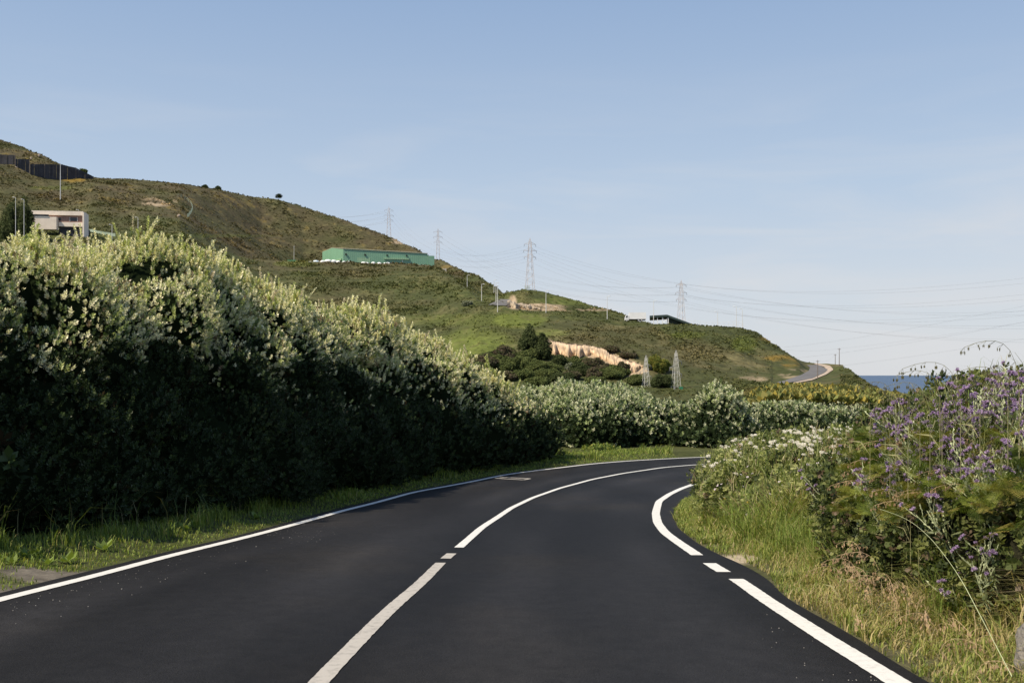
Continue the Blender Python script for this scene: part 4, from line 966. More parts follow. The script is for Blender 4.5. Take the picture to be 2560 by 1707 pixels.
def hillbush(u, vb, w, h, tone, label, name='hill_shrub', grp=None, dens=None, kids=False, y=None, cat='shrub'):
    p = hit(u, vb) if y is None else np.array([(u-CU)/F*y, y, float(terrain(np.array([u]), np.array([float(y)]))[0][0])])
    s = p[1]/F; W, Hh = w*s/2, h*s; rr = random.Random(int(u*7+vb)); bl = []
    for k in range(11):
        a = k*2.4; q = math.sqrt(k/11.); bl.append(((W*.68*q*math.cos(a)+rr.uniform(-.1, .1)*W, W*.5*q*math.sin(a), Hh*rr.uniform(.25, .80-.35*q)), (W*rr.uniform(.22, .42), W*.35, Hh*rr.uniform(.2, .32))))
    tones = {'d': [(.05, .065, .027), (.075, .095, .036), (.10, .12, .05)], 'g': [(.11, .135, .045), (.15, .175, .06), (.075, .095, .034)], 'y': [(.16, .17, .035), (.10, .13, .03), (.22, .2, .04)], 'b': [(.135, .105, .075), (.105, .09, .05), (.09, .105, .045)], 's': [(.26, .27, .2), (.15, .18, .1), (.1, .12, .06)]}[tone]
    f = lambda P, N_: pick(len(P), tones, [.4, .35, .25])
    A = W*Hh*4
    sz = max(.16, .9*s*2.6)
    t = empty(name, tuple(p))
    o = tree_foliage('crown', bl, min(60, 1500/max(A, 1)), sz, 6, f, M['scrub'], parent=t, wr=.36, lump=.6, ls=.9/max(W, .5)*2.2, smooth=.9, spread=(20, 85), corecol=tones[0], corescale=.62)
    b = MB(); b.tube([(0, 0, -.3), (.1*W, 0, Hh*.3), (.15*W, 0, Hh*.6)], [.09*W+.05, .06*W+.04, .03*W+.02], 6); b.build('trunk', M['bark'], t)
    tag(t, label, cat, grp); return t
hb_ = [
 (1322, 888, 62, 72, 'd', 'dark tree with the tallest crown left of the eroded bank', 'tree'), (1358, 900, 46, 66, 'd', 'dark tree touching the left end of the eroded bank', 'tree'),
 (1262, 905, 70, 46, 'b', 'brownish scrub thicket left of the dark trees', 'shrub'), (1215, 925, 70, 44, 'b', 'brown green shrub behind the tall hedge end', 'shrub'),
 (1160, 925, 60, 30, 'g', 'dull green shrub at the bottom of the bright field', 'shrub'), (1300, 925, 70, 40, 'g', 'green shrub below the dark trees', 'shrub'),
 (1398, 915, 40, 30, 'd', 'pointed dark green bush before the pale eroded bank', 'shrub'), (1437, 912, 36, 20, 'g', 'light green bush at the foot of the eroded bank', 'shrub'),
 (1478, 922, 56, 32, 'b', 'purplish brown shrub in the middle of the eroded bank', 'shrub'), (1452, 932, 60, 28, 'd', 'low dark green bush below the purplish shrub', 'shrub'),
 (1515, 931, 46, 22, 'b', 'dark brown shrub before the right part of the eroded bank', 'shrub'), (1545, 940, 60, 26, 'g', 'low green shrub at the right foot of the eroded bank', 'shrub'),
 (1370, 945, 60, 28, 'g', 'pale green shrub low in the gully', 'shrub'), (1405, 955, 70, 26, 'd', 'dark flat bush near the bottom of the gully', 'shrub'),
 (1424, 925, 20, 16, 's', 'whitish pampas tuft below the eroded bank', 'grass tuft'), (1530, 876, 44, 10, 'b', 'dark brown bush overhanging the top of the eroded bank', 'shrub'), (1570, 892, 50, 12, 'b', 'brown bush above the right end of the eroded bank', 'shrub'),
 (1645, 928, 62, 38, 'y', 'yellow green bush above the two white lattice towers', 'shrub'), (1655, 968, 56, 36, 'd', 'round dark shrub between the two white lattice towers', 'shrub'), (1590, 960, 50, 22, 'g', 'green shrub left of the smaller white lattice tower', 'shrub'),
 (1345, 965, 60, 26, 'g', 'green mounded shrub just above the hedge top', 'shrub'), (1490, 962, 60, 22, 'g', 'dull green shrub near the pale low wall', 'shrub'), (1168, 764, 26, 11, 's', 'pale grey shrub on the slope below the road lamps', 'shrub'),
 (1255, 948, 60, 22, 'g', 'green shrub behind the dip of the hedge', 'shrub')]
for (u, vb, w, h, tone, lab, cat) in hb_: hillbush(u, vb, w, h, tone, lab, 'tree' if cat == 'tree' else ('pampas_tuft' if 'tuft' in cat else 'hill_shrub'), None, cat=cat)
rg = random.Random(44)
for v0, u0, u1, st in ((905, 1210, 1360, 32), (925, 1180, 1380, 32), (943, 1200, 1570, 36)):
    u = u0
    while u < u1:
        hillbush(u+rg.uniform(-8, 8), v0+rg.uniform(-8, 8), rg.uniform(42, 72), rg.uniform(20, 34), rg.choice('gggbdg'), 'dull green scrub bush in the dense gully thicket between the named trees', 'scrub_bush', 'scrub bushes filling the gully'); u += st
hillbush(26, 552, 66, 108, 'd', 'dark round tree cut by the left edge beside the cream building', 'tree', cat='tree', y=440)
hillbush(64, 556, 46, 100, 'd', 'dark round tree touching the left end of the cream building', 'tree', cat='tree', y=438)
hillbush(208, 446, 14, 9, 'g', 'little round bush by the end of the dark screen fence', 'hill_shrub', y=735)
# skyline pine
def pine(u, y, vtop, label):
    p = np.array([(u-CU)/F*y, y, float(terrain(np.array([u]), np.array([float(y)]))[0][0])]); H = (HZ-vtop)/F*y-p[2]; t = empty('pine_tree', tuple(p))
    b = MB(); b.tube([(0, 0, -.5), (.1, 0, H*.4), (-.2, 0, H*.85)], [.22, .16, .06], 6)
    for a, z_ in [(0, .35), (2.6, .5), (3.4, .4), (.6, .6)]: b.tube([(0, 0, H*z_), (math.cos(a)*H*.3, math.sin(a)*H*.3, H*(z_+.15))], [.08, .03], 4)
    b.build('trunk', M['bark'], t)
    bl = [((-.1*H, 0, H*.72), (H*.35, H*.3, H*.22)), ((.28*H, 0, H*.52), (H*.22, H*.2, H*.13)), ((-.38*H, 0, H*.5), (H*.2, H*.2, H*.12)), ((.1*H, .1, H*.9), (H*.2, H*.2, H*.12)), ((.42*H, .1, H*.68), (H*.14, H*.2, H*.08))]
    tree_foliage('crown', bl, 7, .5, 6, lambda P, N_: pick(len(P), [(.03, .042, .02), (.05, .065, .025)], [.5, .5]), M['scrub'], parent=t, wr=.2, lump=.3, ls=.6, smooth=.8, corescale=.6)
    tag(t, label, 'tree')
pine(697, 838, 486, 'lone windswept pine on the ridge line left of the pylons')
# two straggly bushes on the left part of the ridge
hillbush(512, 474, 12, 7, 'd', 'tiny dark bush on the ridge line left of the lone pine', 'hill_shrub', y=800)
hillbush(545, 483, 10, 6, 'd', 'smallest dark bush on the ridge line nearest the lone pine', 'hill_shrub', y=806)

# ------------------------------------------------------------------ pylons
def pylon(u, y, vtop, arms, armw, label, basew=2.9, white=False, vbase=None):
    x = (u-CU)/F*y; zb = zt(x, y)-.3 if vbase is None else (HZ-vbase)/F*y; H = (HZ-vtop)/F*y-zb
    t = empty('lattice_pylon', (x, y, zb), .25); m_ = M['steel'] if white else M['redsteel']; mb = MB(); w = lambda z_: basew/2*(1-z_/H)**.9+ (.28 if not white else .16)
    n = int(H/1.7) if not white else int(H/1.25); zs = [H*.93*i/n for i in range(n+1)]; rad = .062 if not white else .04
    for sx in (-1, 1):
        for sy in (-1, 1): mb.tube([(sx*w(z_), sy*w(z_), z_) for z_ in zs[::2]+[zs[-1]]], rad*1.3, 4)
    for i in range(n):
        a, c = w(zs[i]), w(zs[i+1])
        for s in (-1, 1):
            k = 1 if i % 2 else -1
            mb.tube([(-k*a, s*a, zs[i]), (k*c, s*c, zs[i+1])], rad*.7, 3, False); mb.tube([(s*a, -k*a, zs[i]), (s*c, k*c, zs[i+1])], rad*.7, 3, False)
            if white: mb.tube([(k*a, s*a, zs[i]), (-k*c, s*c, zs[i+1])], rad*.7, 3, False)
    mb.tube([(0, 0, H*.92), (0, 0, H)], rad, 4)
    for s in (-1, 1): mb.tube([(s*w(zs[-1]), w(zs[-1]), zs[-1]), (0, 0, H*.985)], rad*.8, 3); mb.tube([(s*w(zs[-1]), -w(zs[-1]), zs[-1]), (0, 0, H*.985)], rad*.8, 3)
    mb.build('mast', m_, t); ends = []
    for k, va in enumerate(arms):
        za = (HZ-va)/F*y-zb
        sides = (-1, 1) if not white else ((1,) if k % 2 == 0 else (-1,))
        for s in sides:
            b = MB(); aw = armw*(1.0 if k != 1 else 1.12); wz = w(za)
            for sy in (-1, 1):
                b.tube([(s*wz, sy*wz, za), (s*aw, 0, za)], rad*.8, 3); b.tube([(s*wz, sy*wz, za+armw*.38), (s*aw, 0, za+.02)], rad*.7, 3)
            b.tube([(s*(wz+aw)/2, -wz*.5, za), (s*(wz+aw)/2, wz*.5, za)], rad*.5, 3)
            a_ = b.build('cross_arm', m_, t)
            ib = MB(); ib.tube([(s*aw, 0, za), (s*aw, 0, za-.9)], .07, 5)
            for q in range(4): ib.ball((s*aw, 0, za-.2-.18*q), (.13, .13, .04), 6, 3)
            ib.build('insulator', M['wire'], a_)
            c, s_ = math.cos(.25), math.sin(.25); ends.append(Vector((x+s*aw*c, y+s*aw*s_, zb+za-.9)))
    tag(t, label, 'pylon'); return ends
e1 = pylon(972, 800, 516, (526, 539, 551), 3.4, 'leftmost lattice pylon rising behind the heather ridge')
e2 = pylon(1095, 770, 570, (580, 593, 606), 3.2, 'lattice pylon standing just right of the green warehouse')
e3 = pylon(1325, 437, 594, (611, 627, 643), 2.6, 'tallest looking lattice pylon on the knoll above the road cutting')
e4 = pylon(1703, 470, 699, (713, 732, 749), 2.5, 'lattice pylon beside the dark canopy above the white lattice towers')
w1 = pylon(1615, 290, 887, (914, 929, 941), 1.6, 'smaller white lattice tower left of the round dark shrub', 1.9, True, 992)
w2 = pylon(1690, 285, 874, (904, 919, 935), 1.75, 'taller white lattice tower beside the green cabinet', 2.2, True, 992)
def wire(A, B, sag, label, r=.05, grp='power cables across the sky'):
    A, B = Vector(A), Vector(B); n = 22; pts = [A.lerp(B, i/n)-Vector((0, 0, sag*4*(i/n)*(1-i/n))) for i in range(n+1)]
    rs = [r*.45*max(.25, p.y/450.) for p in pts]
    b = MB(); b.tube(pts, rs, 3, False); tag(b.build('power_cable', M['wire']), label, 'power cable', grp)
for k in range(6):
    wire(e1[k], Vector(at(740-(k % 2)*40, 528+(k//2)*13, 1150)), 6, 'faint power cable running left from the leftmost pylon', .055, 'cables left of the leftmost pylon')
    wire(e1[k], e3[k], 16, 'power cable between the leftmost pylon and the knoll pylon', .045, 'cables from leftmost to knoll pylon')
    wire(e2[k], e4[k], 13, 'power cable between the warehouse pylon and the canopy pylon', .05, 'cables from warehouse to canopy pylon')
for k in range(6):
    s_ = (k % 2)*1.0; l = k//2
    wire(e3[k], Vector(at(2950+60*s_, 640+42*l+10*s_, 210)), 13+l, 'power cable running from the knoll pylon to the upper right', .055, 'cables right of the knoll pylon')
    wire(e4[k], Vector(at(3050+60*s_, 735+45*l+12*s_, 330)), 9, 'power cable running from the canopy pylon to the right edge', .055, 'cables right of the canopy pylon')
for l in range(3):
    wire(Vector(at(1960-l*10, 868+l*30, 430)), Vector(at(2900, 690+l*48, 160)), 1.5, 'lower cable rising to the right from behind the headland', .05, 'lower cables behind the headland')

# ------------------------------------------------------------------ lamp posts and poles
def lamp(u, vt, vb, y, label, arm=1.0, grp=None):
    x = (u-CU)/F*y; zb = (HZ-vb)/F*y; H = (HZ-vt)/F*y-zb; g_ = zt(x, y); lift = zb-g_; z0 = min(zb, g_)
    t = empty('lamp_post', (x, y, z0)); H = H+(zb-z0); b = MB(); b.tube([(0, 0, -.3), (0, 0, H*.5), (0, 0, H)], [.15, .12, .09], 7); b.build('pole', M['pole'], t)
    b = MB(); b.tube([(0, 0, H-.1), (.2*arm, 0, H+.05), (.7*arm, 0, H+.12)], [.07, .06, .05], 5); b.build('arm', M['pole'], t)
    b = MB(); b.ball((.95*arm, 0, H+.12), (.5, .2, .13), 10, 6); b.build('lamp_head', M['white'], t, True)
    tag(t, label, 'lamp post', grp); return t
Y = lambda u, v: float(hit(u, v)[1])
for (u, vt, vb, y, a, lab) in [
 (39,494,552,430,-1,'lamp post behind the dark tree at the left edge'), (60,499,565,425,-1,'lamp post in front of the dark tree by the cream building'),
 (197,525,545,470,-1,'short lamp post on the right corner of the cream building'), (280,562,590,450,-1,'lamp post at the end of the pale green railing'),
 (345,544,590,450,-1,'lamp post right of the pale railing above the hedge top'), (735,617,651,640,0,'lone lamp post left of the green warehouse'),
 (1168,688,712,520,1,'tiny lamp on the slope above the hill road'), (1204,711,744,438,1,'short lamp post left of the trio by the hill road'),
 (1235,700,727,515,1,'farthest lamp post of the trio by the cutting'), (1240,707,755,430,1,'middle lamp post of the trio by the cutting'), (1244,715,768,398,0,'nearest lamp post of the trio by the cutting'),
 (1365,727,779,397,1,'lamp post on the road in front of the knoll'), (1518,741,797,396,1,'lamp post on the road left of the white truck'), (1634,752,804,394,1,'lamp post between the white truck and the canopy'),
 (1794,780,817,420,-1,'leftmost lamp post inside the fenced plateau'), (1841,767,815,410,-1,'tallest lamp post near the plateau corner'), (1856,773,818,405,-1,'rightmost lamp post at the plateau corner')]:
    lamp(u, vt, vb, y, lab, a)
b = MB(); p = hit(151, 502); H = (HZ-412)/F*p[1]-p[2]; t = empty('mast_pole', tuple(p)); b.tube([(0, 0, -.3), (0, 0, H*.6), (0, 0, H)], [.28, .22, .15], 8); b.build('pole', M['pole'], t)
b = MB(); b.tube([(0, 0, H), (0, 0, H+.5)], [.2, .12], 8); b.build('cap', M['pole'], t); tag(t, 'very tall thin white mast on the slope before the dark screen fence', 'mast')
def upole(u, vt, vb, y, label):
    x = (u-CU)/F*y; zb = (HZ-vb)/F*y-.4; H = (HZ-vt)/F*y-zb; t = empty('utility_pole', (x, y, zb)); b = MB(); b.tube([(0, 0, 0), (.03, 0, H)], [.14, .09], 7); b.build('pole', M['wood'], t)
    b = MB(); b.box((-.5, -.05, H-.5), (.5, .05, H-.38))
    for q in (-.42, 0, .42): b.tube([(q, 0, H-.38), (q, 0, H-.2)], .04, 5)
    b.build('crossbar', M['wood'], t); tag(t, label, 'utility pole'); return Vector((x, y, zb+H-.2))
q1 = upole(2098, 870, 911, 352, 'tallest utility pole at the outer edge of the distant bend'); q2 = upole(2088, 885, 911, 400, 'shorter utility pole just behind the tallest one'); q3 = upole(2044, 900, 943, 318, 'utility pole standing in the middle of the distant bend')
wire(q1, at(1955, 873, 430), .8, 'cable from the tallest utility pole to the hillside', .04); wire(q2, q3, 1.2, 'slack cable between the two lower utility poles', .04); wire(q3, at(1750, 905, 330), 1.5, 'cable from the lowest utility pole along the hillside', .04); wire(q1, at(2900, 740, 180), 1., 'cable from the tallest utility pole rising to the right edge', .04)

# ------------------------------------------------------------------ green warehouse
def quad(name, pts, m, parent, thick=.15, label=None):      # slab with thickness going away from the camera
    A = [Vector(p) for p in pts]; n = (A[1]-A[0]).cross(A[3]-A[0]).normalized(); n = n if n.y > 0 else -n; b = MB(); B = [p+n*thick for p in A]
    b.add(A+B, [(0, 1, 2, 3), (7, 6, 5, 4), (0, 4, 5, 1), (1, 5, 6, 2), (2, 6, 7, 3), (3, 7, 4, 0)]); o = b.build(name, m, parent)
    if label: o['label'] = label
    return o
zb = 69.; Lc_ = at(806, 630, 668); Ac = at(858, 622.5, 640); Bc = at(1069, 634.5, 651); Ap = at(830, 620, 655)
wh = empty('warehouse', (Ac[0], Ac[1], zb)); off = Vector((Ac[0], Ac[1], zb))
def W_(p, z=None): q = Vector(p)-off; return q if z is None else Vector((q.x, q.y, z-zb))
back = Vector((Lc_-Ac)); Dc = Bc+np.array(back)*1.0
b = MB(); fl = [W_(Lc_, zb), W_(Ap, zb), W_(Ac, zb)]; top = [W_(Lc_), W_(Ap), W_(Ac)]
b.add([fl[0], fl[2], top[2], top[1], top[0]], [(0, 1, 2, 3, 4)]); b.add([W_(Ac, zb), W_(Bc, zb), W_(Bc), W_(Ac)], [(0, 1, 2, 3)])
b.add([W_(Bc, zb), W_(Dc, zb), W_(Dc), W_(Bc)], [(0, 1, 2, 3)]); b.add([W_(Dc, zb), W_(Lc_, zb), W_(Lc_), W_(Dc)], [(0, 1, 2, 3)]); b.build('wall', M['sheet'], wh)
Ap2 = Bc+(Ap-Ac); b = MB(); e = Vector((0, 0, .35)); o_ = Vector((.0, -.4, 0))
for P4 in ([W_(Ac)+o_, W_(Bc)+o_, W_(Ap2), W_(Ap)], [W_(Ap), W_(Ap2), W_(Dc), W_(Lc_)]): b.add(P4+[p+e for p in P4], [(0, 1, 2, 3), (7, 6, 5, 4), (0, 4, 5, 1), (1, 5, 6, 2), (2, 6, 7, 3), (3, 7, 4, 0)])
b.build('roof', mat('grey_green_roof', (.24, .24, .17), .8, vary=.15), wh)
dv = Vector(Bc-Ac); dv.z = 0; dv.normalize(); nv = Vector((dv.y, -dv.x, 0))
def onwall(s0, s1, z0, z1, d0=.05, d1=.2, org=Ac, ax=None):
    a = ax or dv; nn = Vector((a.y, -a.x, 0)); o = Vector((org[0], org[1], 0))-Vector((off.x, off.y, 0)); P4 = [o+a*s0+nn*d0, o+a*s1+nn*d0, o+a*s1+nn*d1, o+a*s0+nn*d1]; b = MB()
    b.add([p+Vector((0, 0, z0)) for p in P4]+[p+Vector((0, 0, z1)) for p in P4], [(0, 3, 2, 1), (4, 5, 6, 7), (0, 1, 5, 4), (1, 2, 6, 5), (2, 3, 7, 6), (3, 0, 4, 7)]); return b
Lw_ = (Vector(Bc-Ac)).to_2d().length; hw = Ac[2]-zb
sx = lambda px: (px-858)/(1069-858)*Lw_
onwall(sx(893), sx(925), .4, 6.2, .05, .12).build('door', M['sheet2'], wh)['label'] = 'wide paler green sliding door left of centre'
onwall(sx(959), sx(1022), 5.6, 6.6, .05, .9).build('door_canopy', M['sheet2'], wh)
d_ = onwall(sx(990), sx(1021), .4, 5.5, .05, .14).build('door', M['sheet'], wh)
onwall(sx(1005), sx(1006), .4, 5.5, .16, .22).build('door_frame', M['white'], d_)
gx_ = Vector(Ac-Lc_); gx_.z = 0; gl = gx_.length; gx_.normalize()
onwall(gl*.35, gl*.95, 4.6, 5.6, .05, .8, Lc_, gx_).build('door_canopy', M['sheet2'], wh); onwall(gl*.38, gl*.9, .4, 4.5, .05, .14, Lc_, gx_).build('door', M['sheet'], wh)
for px in (863, 910, 965, 1014):
    b = onwall(sx(px), sx(px)+.9, hw-3.9, hw-2.9, .05, .7); b.build('wall_lamp', M['tyre'], wh)
onwall(sx(1069)+.05, sx(1086), 0, Bc[2]-zb-1.3, -6, .4).build('annex', M['sheet'], wh)
tag(wh, 'long green metal warehouse on the terrace of the hill', 'warehouse')
rr = random.Random(8)
bags = [(776,657,14),(790,655,16),(806,655,12),(820,653,18),(835,654,14),(846,656,12),(860,657,10),(872,657,8),(909,659,14),(918,660,9),(933,659,10),(948,660,12),(962,661,9),(970,660,12),(980,661,9)]
plastic = mat('blue_white_plastic', (.55, .66, .74), .5)
bagl = ['leftmost low white pile', 'broad white bag second from the left', 'white bag at the left corner of the warehouse gable', 'widest white heap before the gable', 'white bag before the gable door', 'small white bag at the near corner', 'first little bag along the long wall', 'tiny white bag just left of the wide sliding door', 'white bag below the wide sliding door', 'small bag right of the sliding door', 'rounded white bag in the middle of the long wall', 'white bag left of the wall canopy', 'small white bag under the left end of the canopy', 'big white bag under the canopy', 'last white bag on the right below the canopy']
for i, (u, v, w) in enumerate(bags):
    y = 632; p = at(u, v, y); b = MB(); s = w*y/F/2; z = zt(p[0], y)
    b.ball((0, 0, 0), (s, 1.2, 1.1), 12, 8, .3, i); b.ball((s*.5, .3, -.1), (s*.6, 1., .9), 10, 6, .3, i+30)
    tag(b.build('bag', plastic if i == 1 else M['bag'], None, True, (p[0], y, max(p[2], z+.3))), bagl[i]+' by the green warehouse', 'bag', 'white bags before the warehouse')
p = at(1000, 662, 628); b = MB()
for i in range(14): b.ball((i*1.6-3, rr.uniform(-.4, .4), rr.uniform(-.3, .2)-i*.06), (1.2, .8, .5), 8, 5, .4, i)
tag(b.build('rubble_heap', M['dirt'], None, False, (p[0], 628, max(p[2], zt(p[0], 628)))), 'pale yellowish rubble heap along the terrace edge right of the bags', 'rubble')
p = at(1100, 663, 615); b = MB()
for i in range(6): b.box((i*1.1-2.5, 0, -1), (i*1.1-1.6, .2, 1.1))
tag(b.build('barrier', M['concrete'], None, False, (p[0], 615, zt(p[0], 615)+.4)), 'short pale barrier just right of the warehouse annex', 'barrier')
p = at(728, 652, 625); b = MB(); b.box((-2.6, 0, -.6), (2.9, 1.2, .7)); b.box((-2.7, -.1, .7), (3., 1.3, .85)); o = b.build('skip', mat('green_skip', (.09, .27, .13), .6, vary=.1), None, False, (p[0], 625, zt(p[0], 625)+.7)); tag(o, 'low green container at the foot of the lone lamp post', 'container')

# ------------------------------------------------------------------ cream building on the left terrace
y = 455; s = y/F*1.07; P0 = at(78, 576, y); t = empty('cream_building', tuple(P0), .12)
X = lambda u: (u-78)*s
Z = lambda v: (576-v)*s
def bx(name, u0, u1, v0, v1, d0, d1, m, par=t): b = MB(); b.box((X(u0), d0, Z(v0)), (X(u1), d1, Z(v1))); return b.build(name, m, par)
bx('wall', 78, 195, 566, 539, 0, 5, M['brick']); bx('roof_band', 78, 195.2, 540, 531, -.9, 5.2, M['cream']); bx('side_wall', 195, 198.5, 590, 533, -1.6, 5.4, M['cream']); bx('floor_slab', 140, 195, 566, 556, -.5, 0, M['cream'])
bx('porch', 90, 139, 575, 546, -3, -.02, M['cream']); bx('roof', 78, 195, 531, 529.8, -.5, 5.1, M['concrete']); bx('basement', 139, 195, 590, 566.2, .6, 10, M['darkwood'])
w = bx('window', 165, 181, 553, 544.5, -.06, 0.1, M['glass']); bx('frame', 164.3, 165, 554, 543.5, -.12, -.0, M['white'], w); bx('frame', 181, 181.7, 554, 543.5, -.12, 0, M['white'], w)
w = bx('window', 137, 145, 552, 545, -.06, 0.1, M['glass']); bx('frame', 136.4, 137, 552.6, 544.4, -.12, 0, M['white'], w)
w = bx('window', 82, 122, 545.5, 540.6, -3.06, -2.9, M['glass']); bx('frame', 81, 82, 546, 540.2, -3.1, -2.9, M['white'], w); bx('sill', 81, 123, 546.4, 545.6, -3.2, -2.9, M['white'], w)
tag(t, 'low cream and brick building on the left terrace of the hill', 'building')
def poly_fence(name, pts, hgt, m, label, step=3., rail=True, panelm=None, cat='fence', postr=.06, offz=0):
    P = [Vector(hit(*p)) if len(p) == 2 else Vector(((p[0]-CU)/F*p[2], p[2], zt((p[0]-CU)/F*p[2], p[2]))) for p in pts]
    Q = resample([tuple(p) for p in P], step, 0); t = empty(name, tuple(Q[0])); b = MB()
    for q in Q: q[2] = zt(q[0], q[1])+offz
    for q in Q: r_ = q-Q[0]; b.tube([(r_[0], r_[1], r_[2]-.2), (r_[0], r_[1], r_[2]+hgt)], postr, 5)
    b.build('posts', m, t)
    b = MB()
    for h_ in ((.5, 1.) if rail else ()): b.tube([tuple(q-Q[0]+np.array([0, 0, hgt*h_])) for q in Q], postr*.7, 4)
    if panelm:
        for q, r_ in zip(Q[:-1], Q[1:]):
            q, r_ = q-Q[0], r_-Q[0]; b.add([(q[0], q[1], q[2]+.1), (r_[0], r_[1], r_[2]+.1), (r_[0], r_[1], r_[2]+hgt*.95), (q[0], q[1], q[2]+hgt*.95), (q[0], q[1]+.06, q[2]+.1), (r_[0], r_[1]+.06, r_[2]+.1), (r_[0], r_[1]+.06, r_[2]+hgt*.95), (q[0], q[1]+.06, q[2]+hgt*.95)], [(0, 1, 2, 3), (7, 6, 5, 4), (0, 4, 5, 1), (3, 2, 6, 7)])
    if b.v: b.build('rail' if not panelm else 'mesh_panel', panelm or m, t)
    tag(t, label, cat); return t
poly_fence('railing', [(140,572),(200,579),(250,586),(288,592)], 1.5, M['palegreen'], 'pale green railing running right from the cream building', 2.5, True, M['palegreen'])
poly_fence('wire_fence', [(1735,0,415),(1800,0,412),(1858,0,402)], 2.6, M['pole'], 'thin grey wire fence along the plateau edge', 2.2, True, postr=.05)
poly_fence('curved_fence', [(445,492),(465,500),(478,512),(482,522),(478,533),(468,544)], 2.2, M['palegreen'], 'pale curved mesh fence on the heather slope', 2.5, True, None)
t = poly_fence('fence_enclosure', [(1312,0,436),(1318,0,434),(1324,0,437)], 1.8, M['palegreen'], 'small green fence around the foot of the knoll pylon', .8, True)

# dark screen fence on the top left
secs = [((-40,405),(-40,384),(38,408),(38,388)), ((39,412),(39,397.5),(74,430),(74,398.5)), ((75,432),(75,410.5),(112,443),(112,410.8)), ((112.5,443),(112.5,411),(152,447),(152,411.6)), ((152.3,447),(152.3,411.2),(190,448),(190,420)), ((190.3,448),(190.3,420),(234.5,448),(234.5,442))]
ys_ = [668, 672, 676, 684, 692, 700, 712]; o0 = at(0, 430, 690); t = empty('screen_fence', tuple(o0))
for i, ((u0, b0), (u0_, t0), (u1, b1), (u1_, t1)) in enumerate(secs):
    b = MB(); n = max(4, int((u1-u0)/5)); A, B = ys_[i], ys_[i+1]; rr = random.Random(i)
    for k in range(n):
        f0, f1 = k/n, (k+.93)/n; y0, y1 = A+(B-A)*f0, A+(B-A)*f1; dd = rr.uniform(-.3, .3)
        q = [at(u0+(u1-u0)*f0, b0+(b1-b0)*f0+4, y0), at(u0+(u1-u0)*f1, b0+(b1-b0)*f1+4, y1), at(u0+(u1-u0)*f1, t0+(t1-t0)*f1+rr.uniform(-.4, .4), y1), at(u0+(u1-u0)*f0, t0+(t1-t0)*f0, y0)]
        q = [Vector(p)-Vector(o0)+Vector((0, dd, 0)) for p in q]; b.add(q+[p+Vector((0, .3, 0)) for p in q], [(0, 1, 2, 3), (7, 6, 5, 4), (0, 4, 5, 1), (1, 5, 6, 2), (2, 6, 7, 3), (3, 7, 4, 0)])
    b.build('panel', M['darkwood'], t)
    b = MB()
    for f in (0, 1): u_, y_, vb, vt = u0+(u1-u0)*f, A+(B-A)*f, b0+(b1-b0)*f, t0+(t1-t0)*f; a, c = Vector(at(u_, vb+3, y_))-Vector(o0), Vector(at(u_, vt-.8, y_))-Vector(o0); b.tube([a+Vector((0, -.3, 0)), c+Vector((0, -.3, 0))], .12, 5)
    b.build('post', M['wood'], t)
tag(t, 'long dark slatted screen fence stepping down the hill at the top left', 'fence')
for (u, vb, h, lab) in [(98,397,8,'small pale stone marker on the ridge above the screen fence'),(42,420,6,'pale boulder below the dark screen fence'),(77,401,5,'light rock at the top edge of the screen fence'),(447,542,6,'pale slab low on the slope by the curved fence')]:
    yb = {98: 758, 77: 745}.get(u); p = hit(u, vb) if yb is None else np.array([(u-CU)/F*yb, yb, zt((u-CU)/F*yb, yb)]); b = MB(); s = h*p[1]/F; b.ball((0, 0, s*.3), (s*(.35 if u == 98 else .7), s*.5, s*.75), 9, 7, .3, u)
    tag(b.build('boulder', M['dirt'], None, False, tuple(p)), lab, 'rock')

# ------------------------------------------------------------------ truck and canopy
y = 397; P0 = at(1562, 803.5, y); g_ = zt(P0[0]+4, y); t = empty('truck', (P0[0], y, P0[2]), -.04); s = y/F
L = 53*s
b = MB(); b.box((1.75, 0, .95), (L, 2.4, .95+16.5*s-.0)); b.build('cargo_box', M['white'], t)
b = MB(); z1 = 2.55; b.add([(0, .1, .55), (1.6, .1, .55), (1.6, .1, z1), (.45, .1, z1), (.08, .1, 1.5), (0, 2.3, .55), (1.6, 2.3, .55), (1.6, 2.3, z1), (.45, 2.3, z1), (.08, 2.3, 1.5)], [(0, 1, 2, 3, 4), (9, 8, 7, 6, 5), (0, 4, 9, 5), (4, 3, 8, 9), (3, 2, 7, 8), (2, 1, 6, 7), (1, 0, 5, 6)]); cab = b.build('cab', M['white'], t)
b = MB(); b.add([(.35, .07, 1.5), (1.15, .07, 1.5), (1.15, .07, 2.3), (.62, .07, 2.3), (.35, .1, 1.5), (1.15, .1, 1.5), (1.15, .1, 2.3), (.62, .1, 2.3)], [(0, 1, 2, 3), (7, 6, 5, 4), (0, 4, 5, 1), (1, 5, 6, 2), (2, 6, 7, 3), (3, 7, 4, 0)]); b.build('side_window', M['glass'], cab)
b = MB(); b.add([(.10, .25, 1.55), (.10, 2.15, 1.55), (.41, 2.15, 2.42), (.41, .25, 2.42), (.14, .25, 1.55), (.14, 2.15, 1.55), (.45, 2.15, 2.42), (.45, .25, 2.42)], [(0, 1, 2, 3), (7, 6, 5, 4), (0, 4, 5, 1), (3, 2, 6, 7)]); b.build('windscreen', M['glass'], cab)
b = MB(); b.box((.2, .5, .5), (L-.2, 1.9, .93)); b.build('chassis', M['tyre'], t)
for wx in (.8, 5.4, 6.7):
    for wy in (.25, 2.15):
        b = MB(); b.tube([(wx, wy-.15, .45), (wx, wy+.15, .45)], .45, 16); w = b.build('wheel', M['tyre'], t); b = MB(); b.tube([(wx, wy-.17, .45), (wx, wy+.17, .45)], .22, 10); b.build('rim', M['white'], w)
tag(t, 'white box truck driving on the hill road', 'truck')
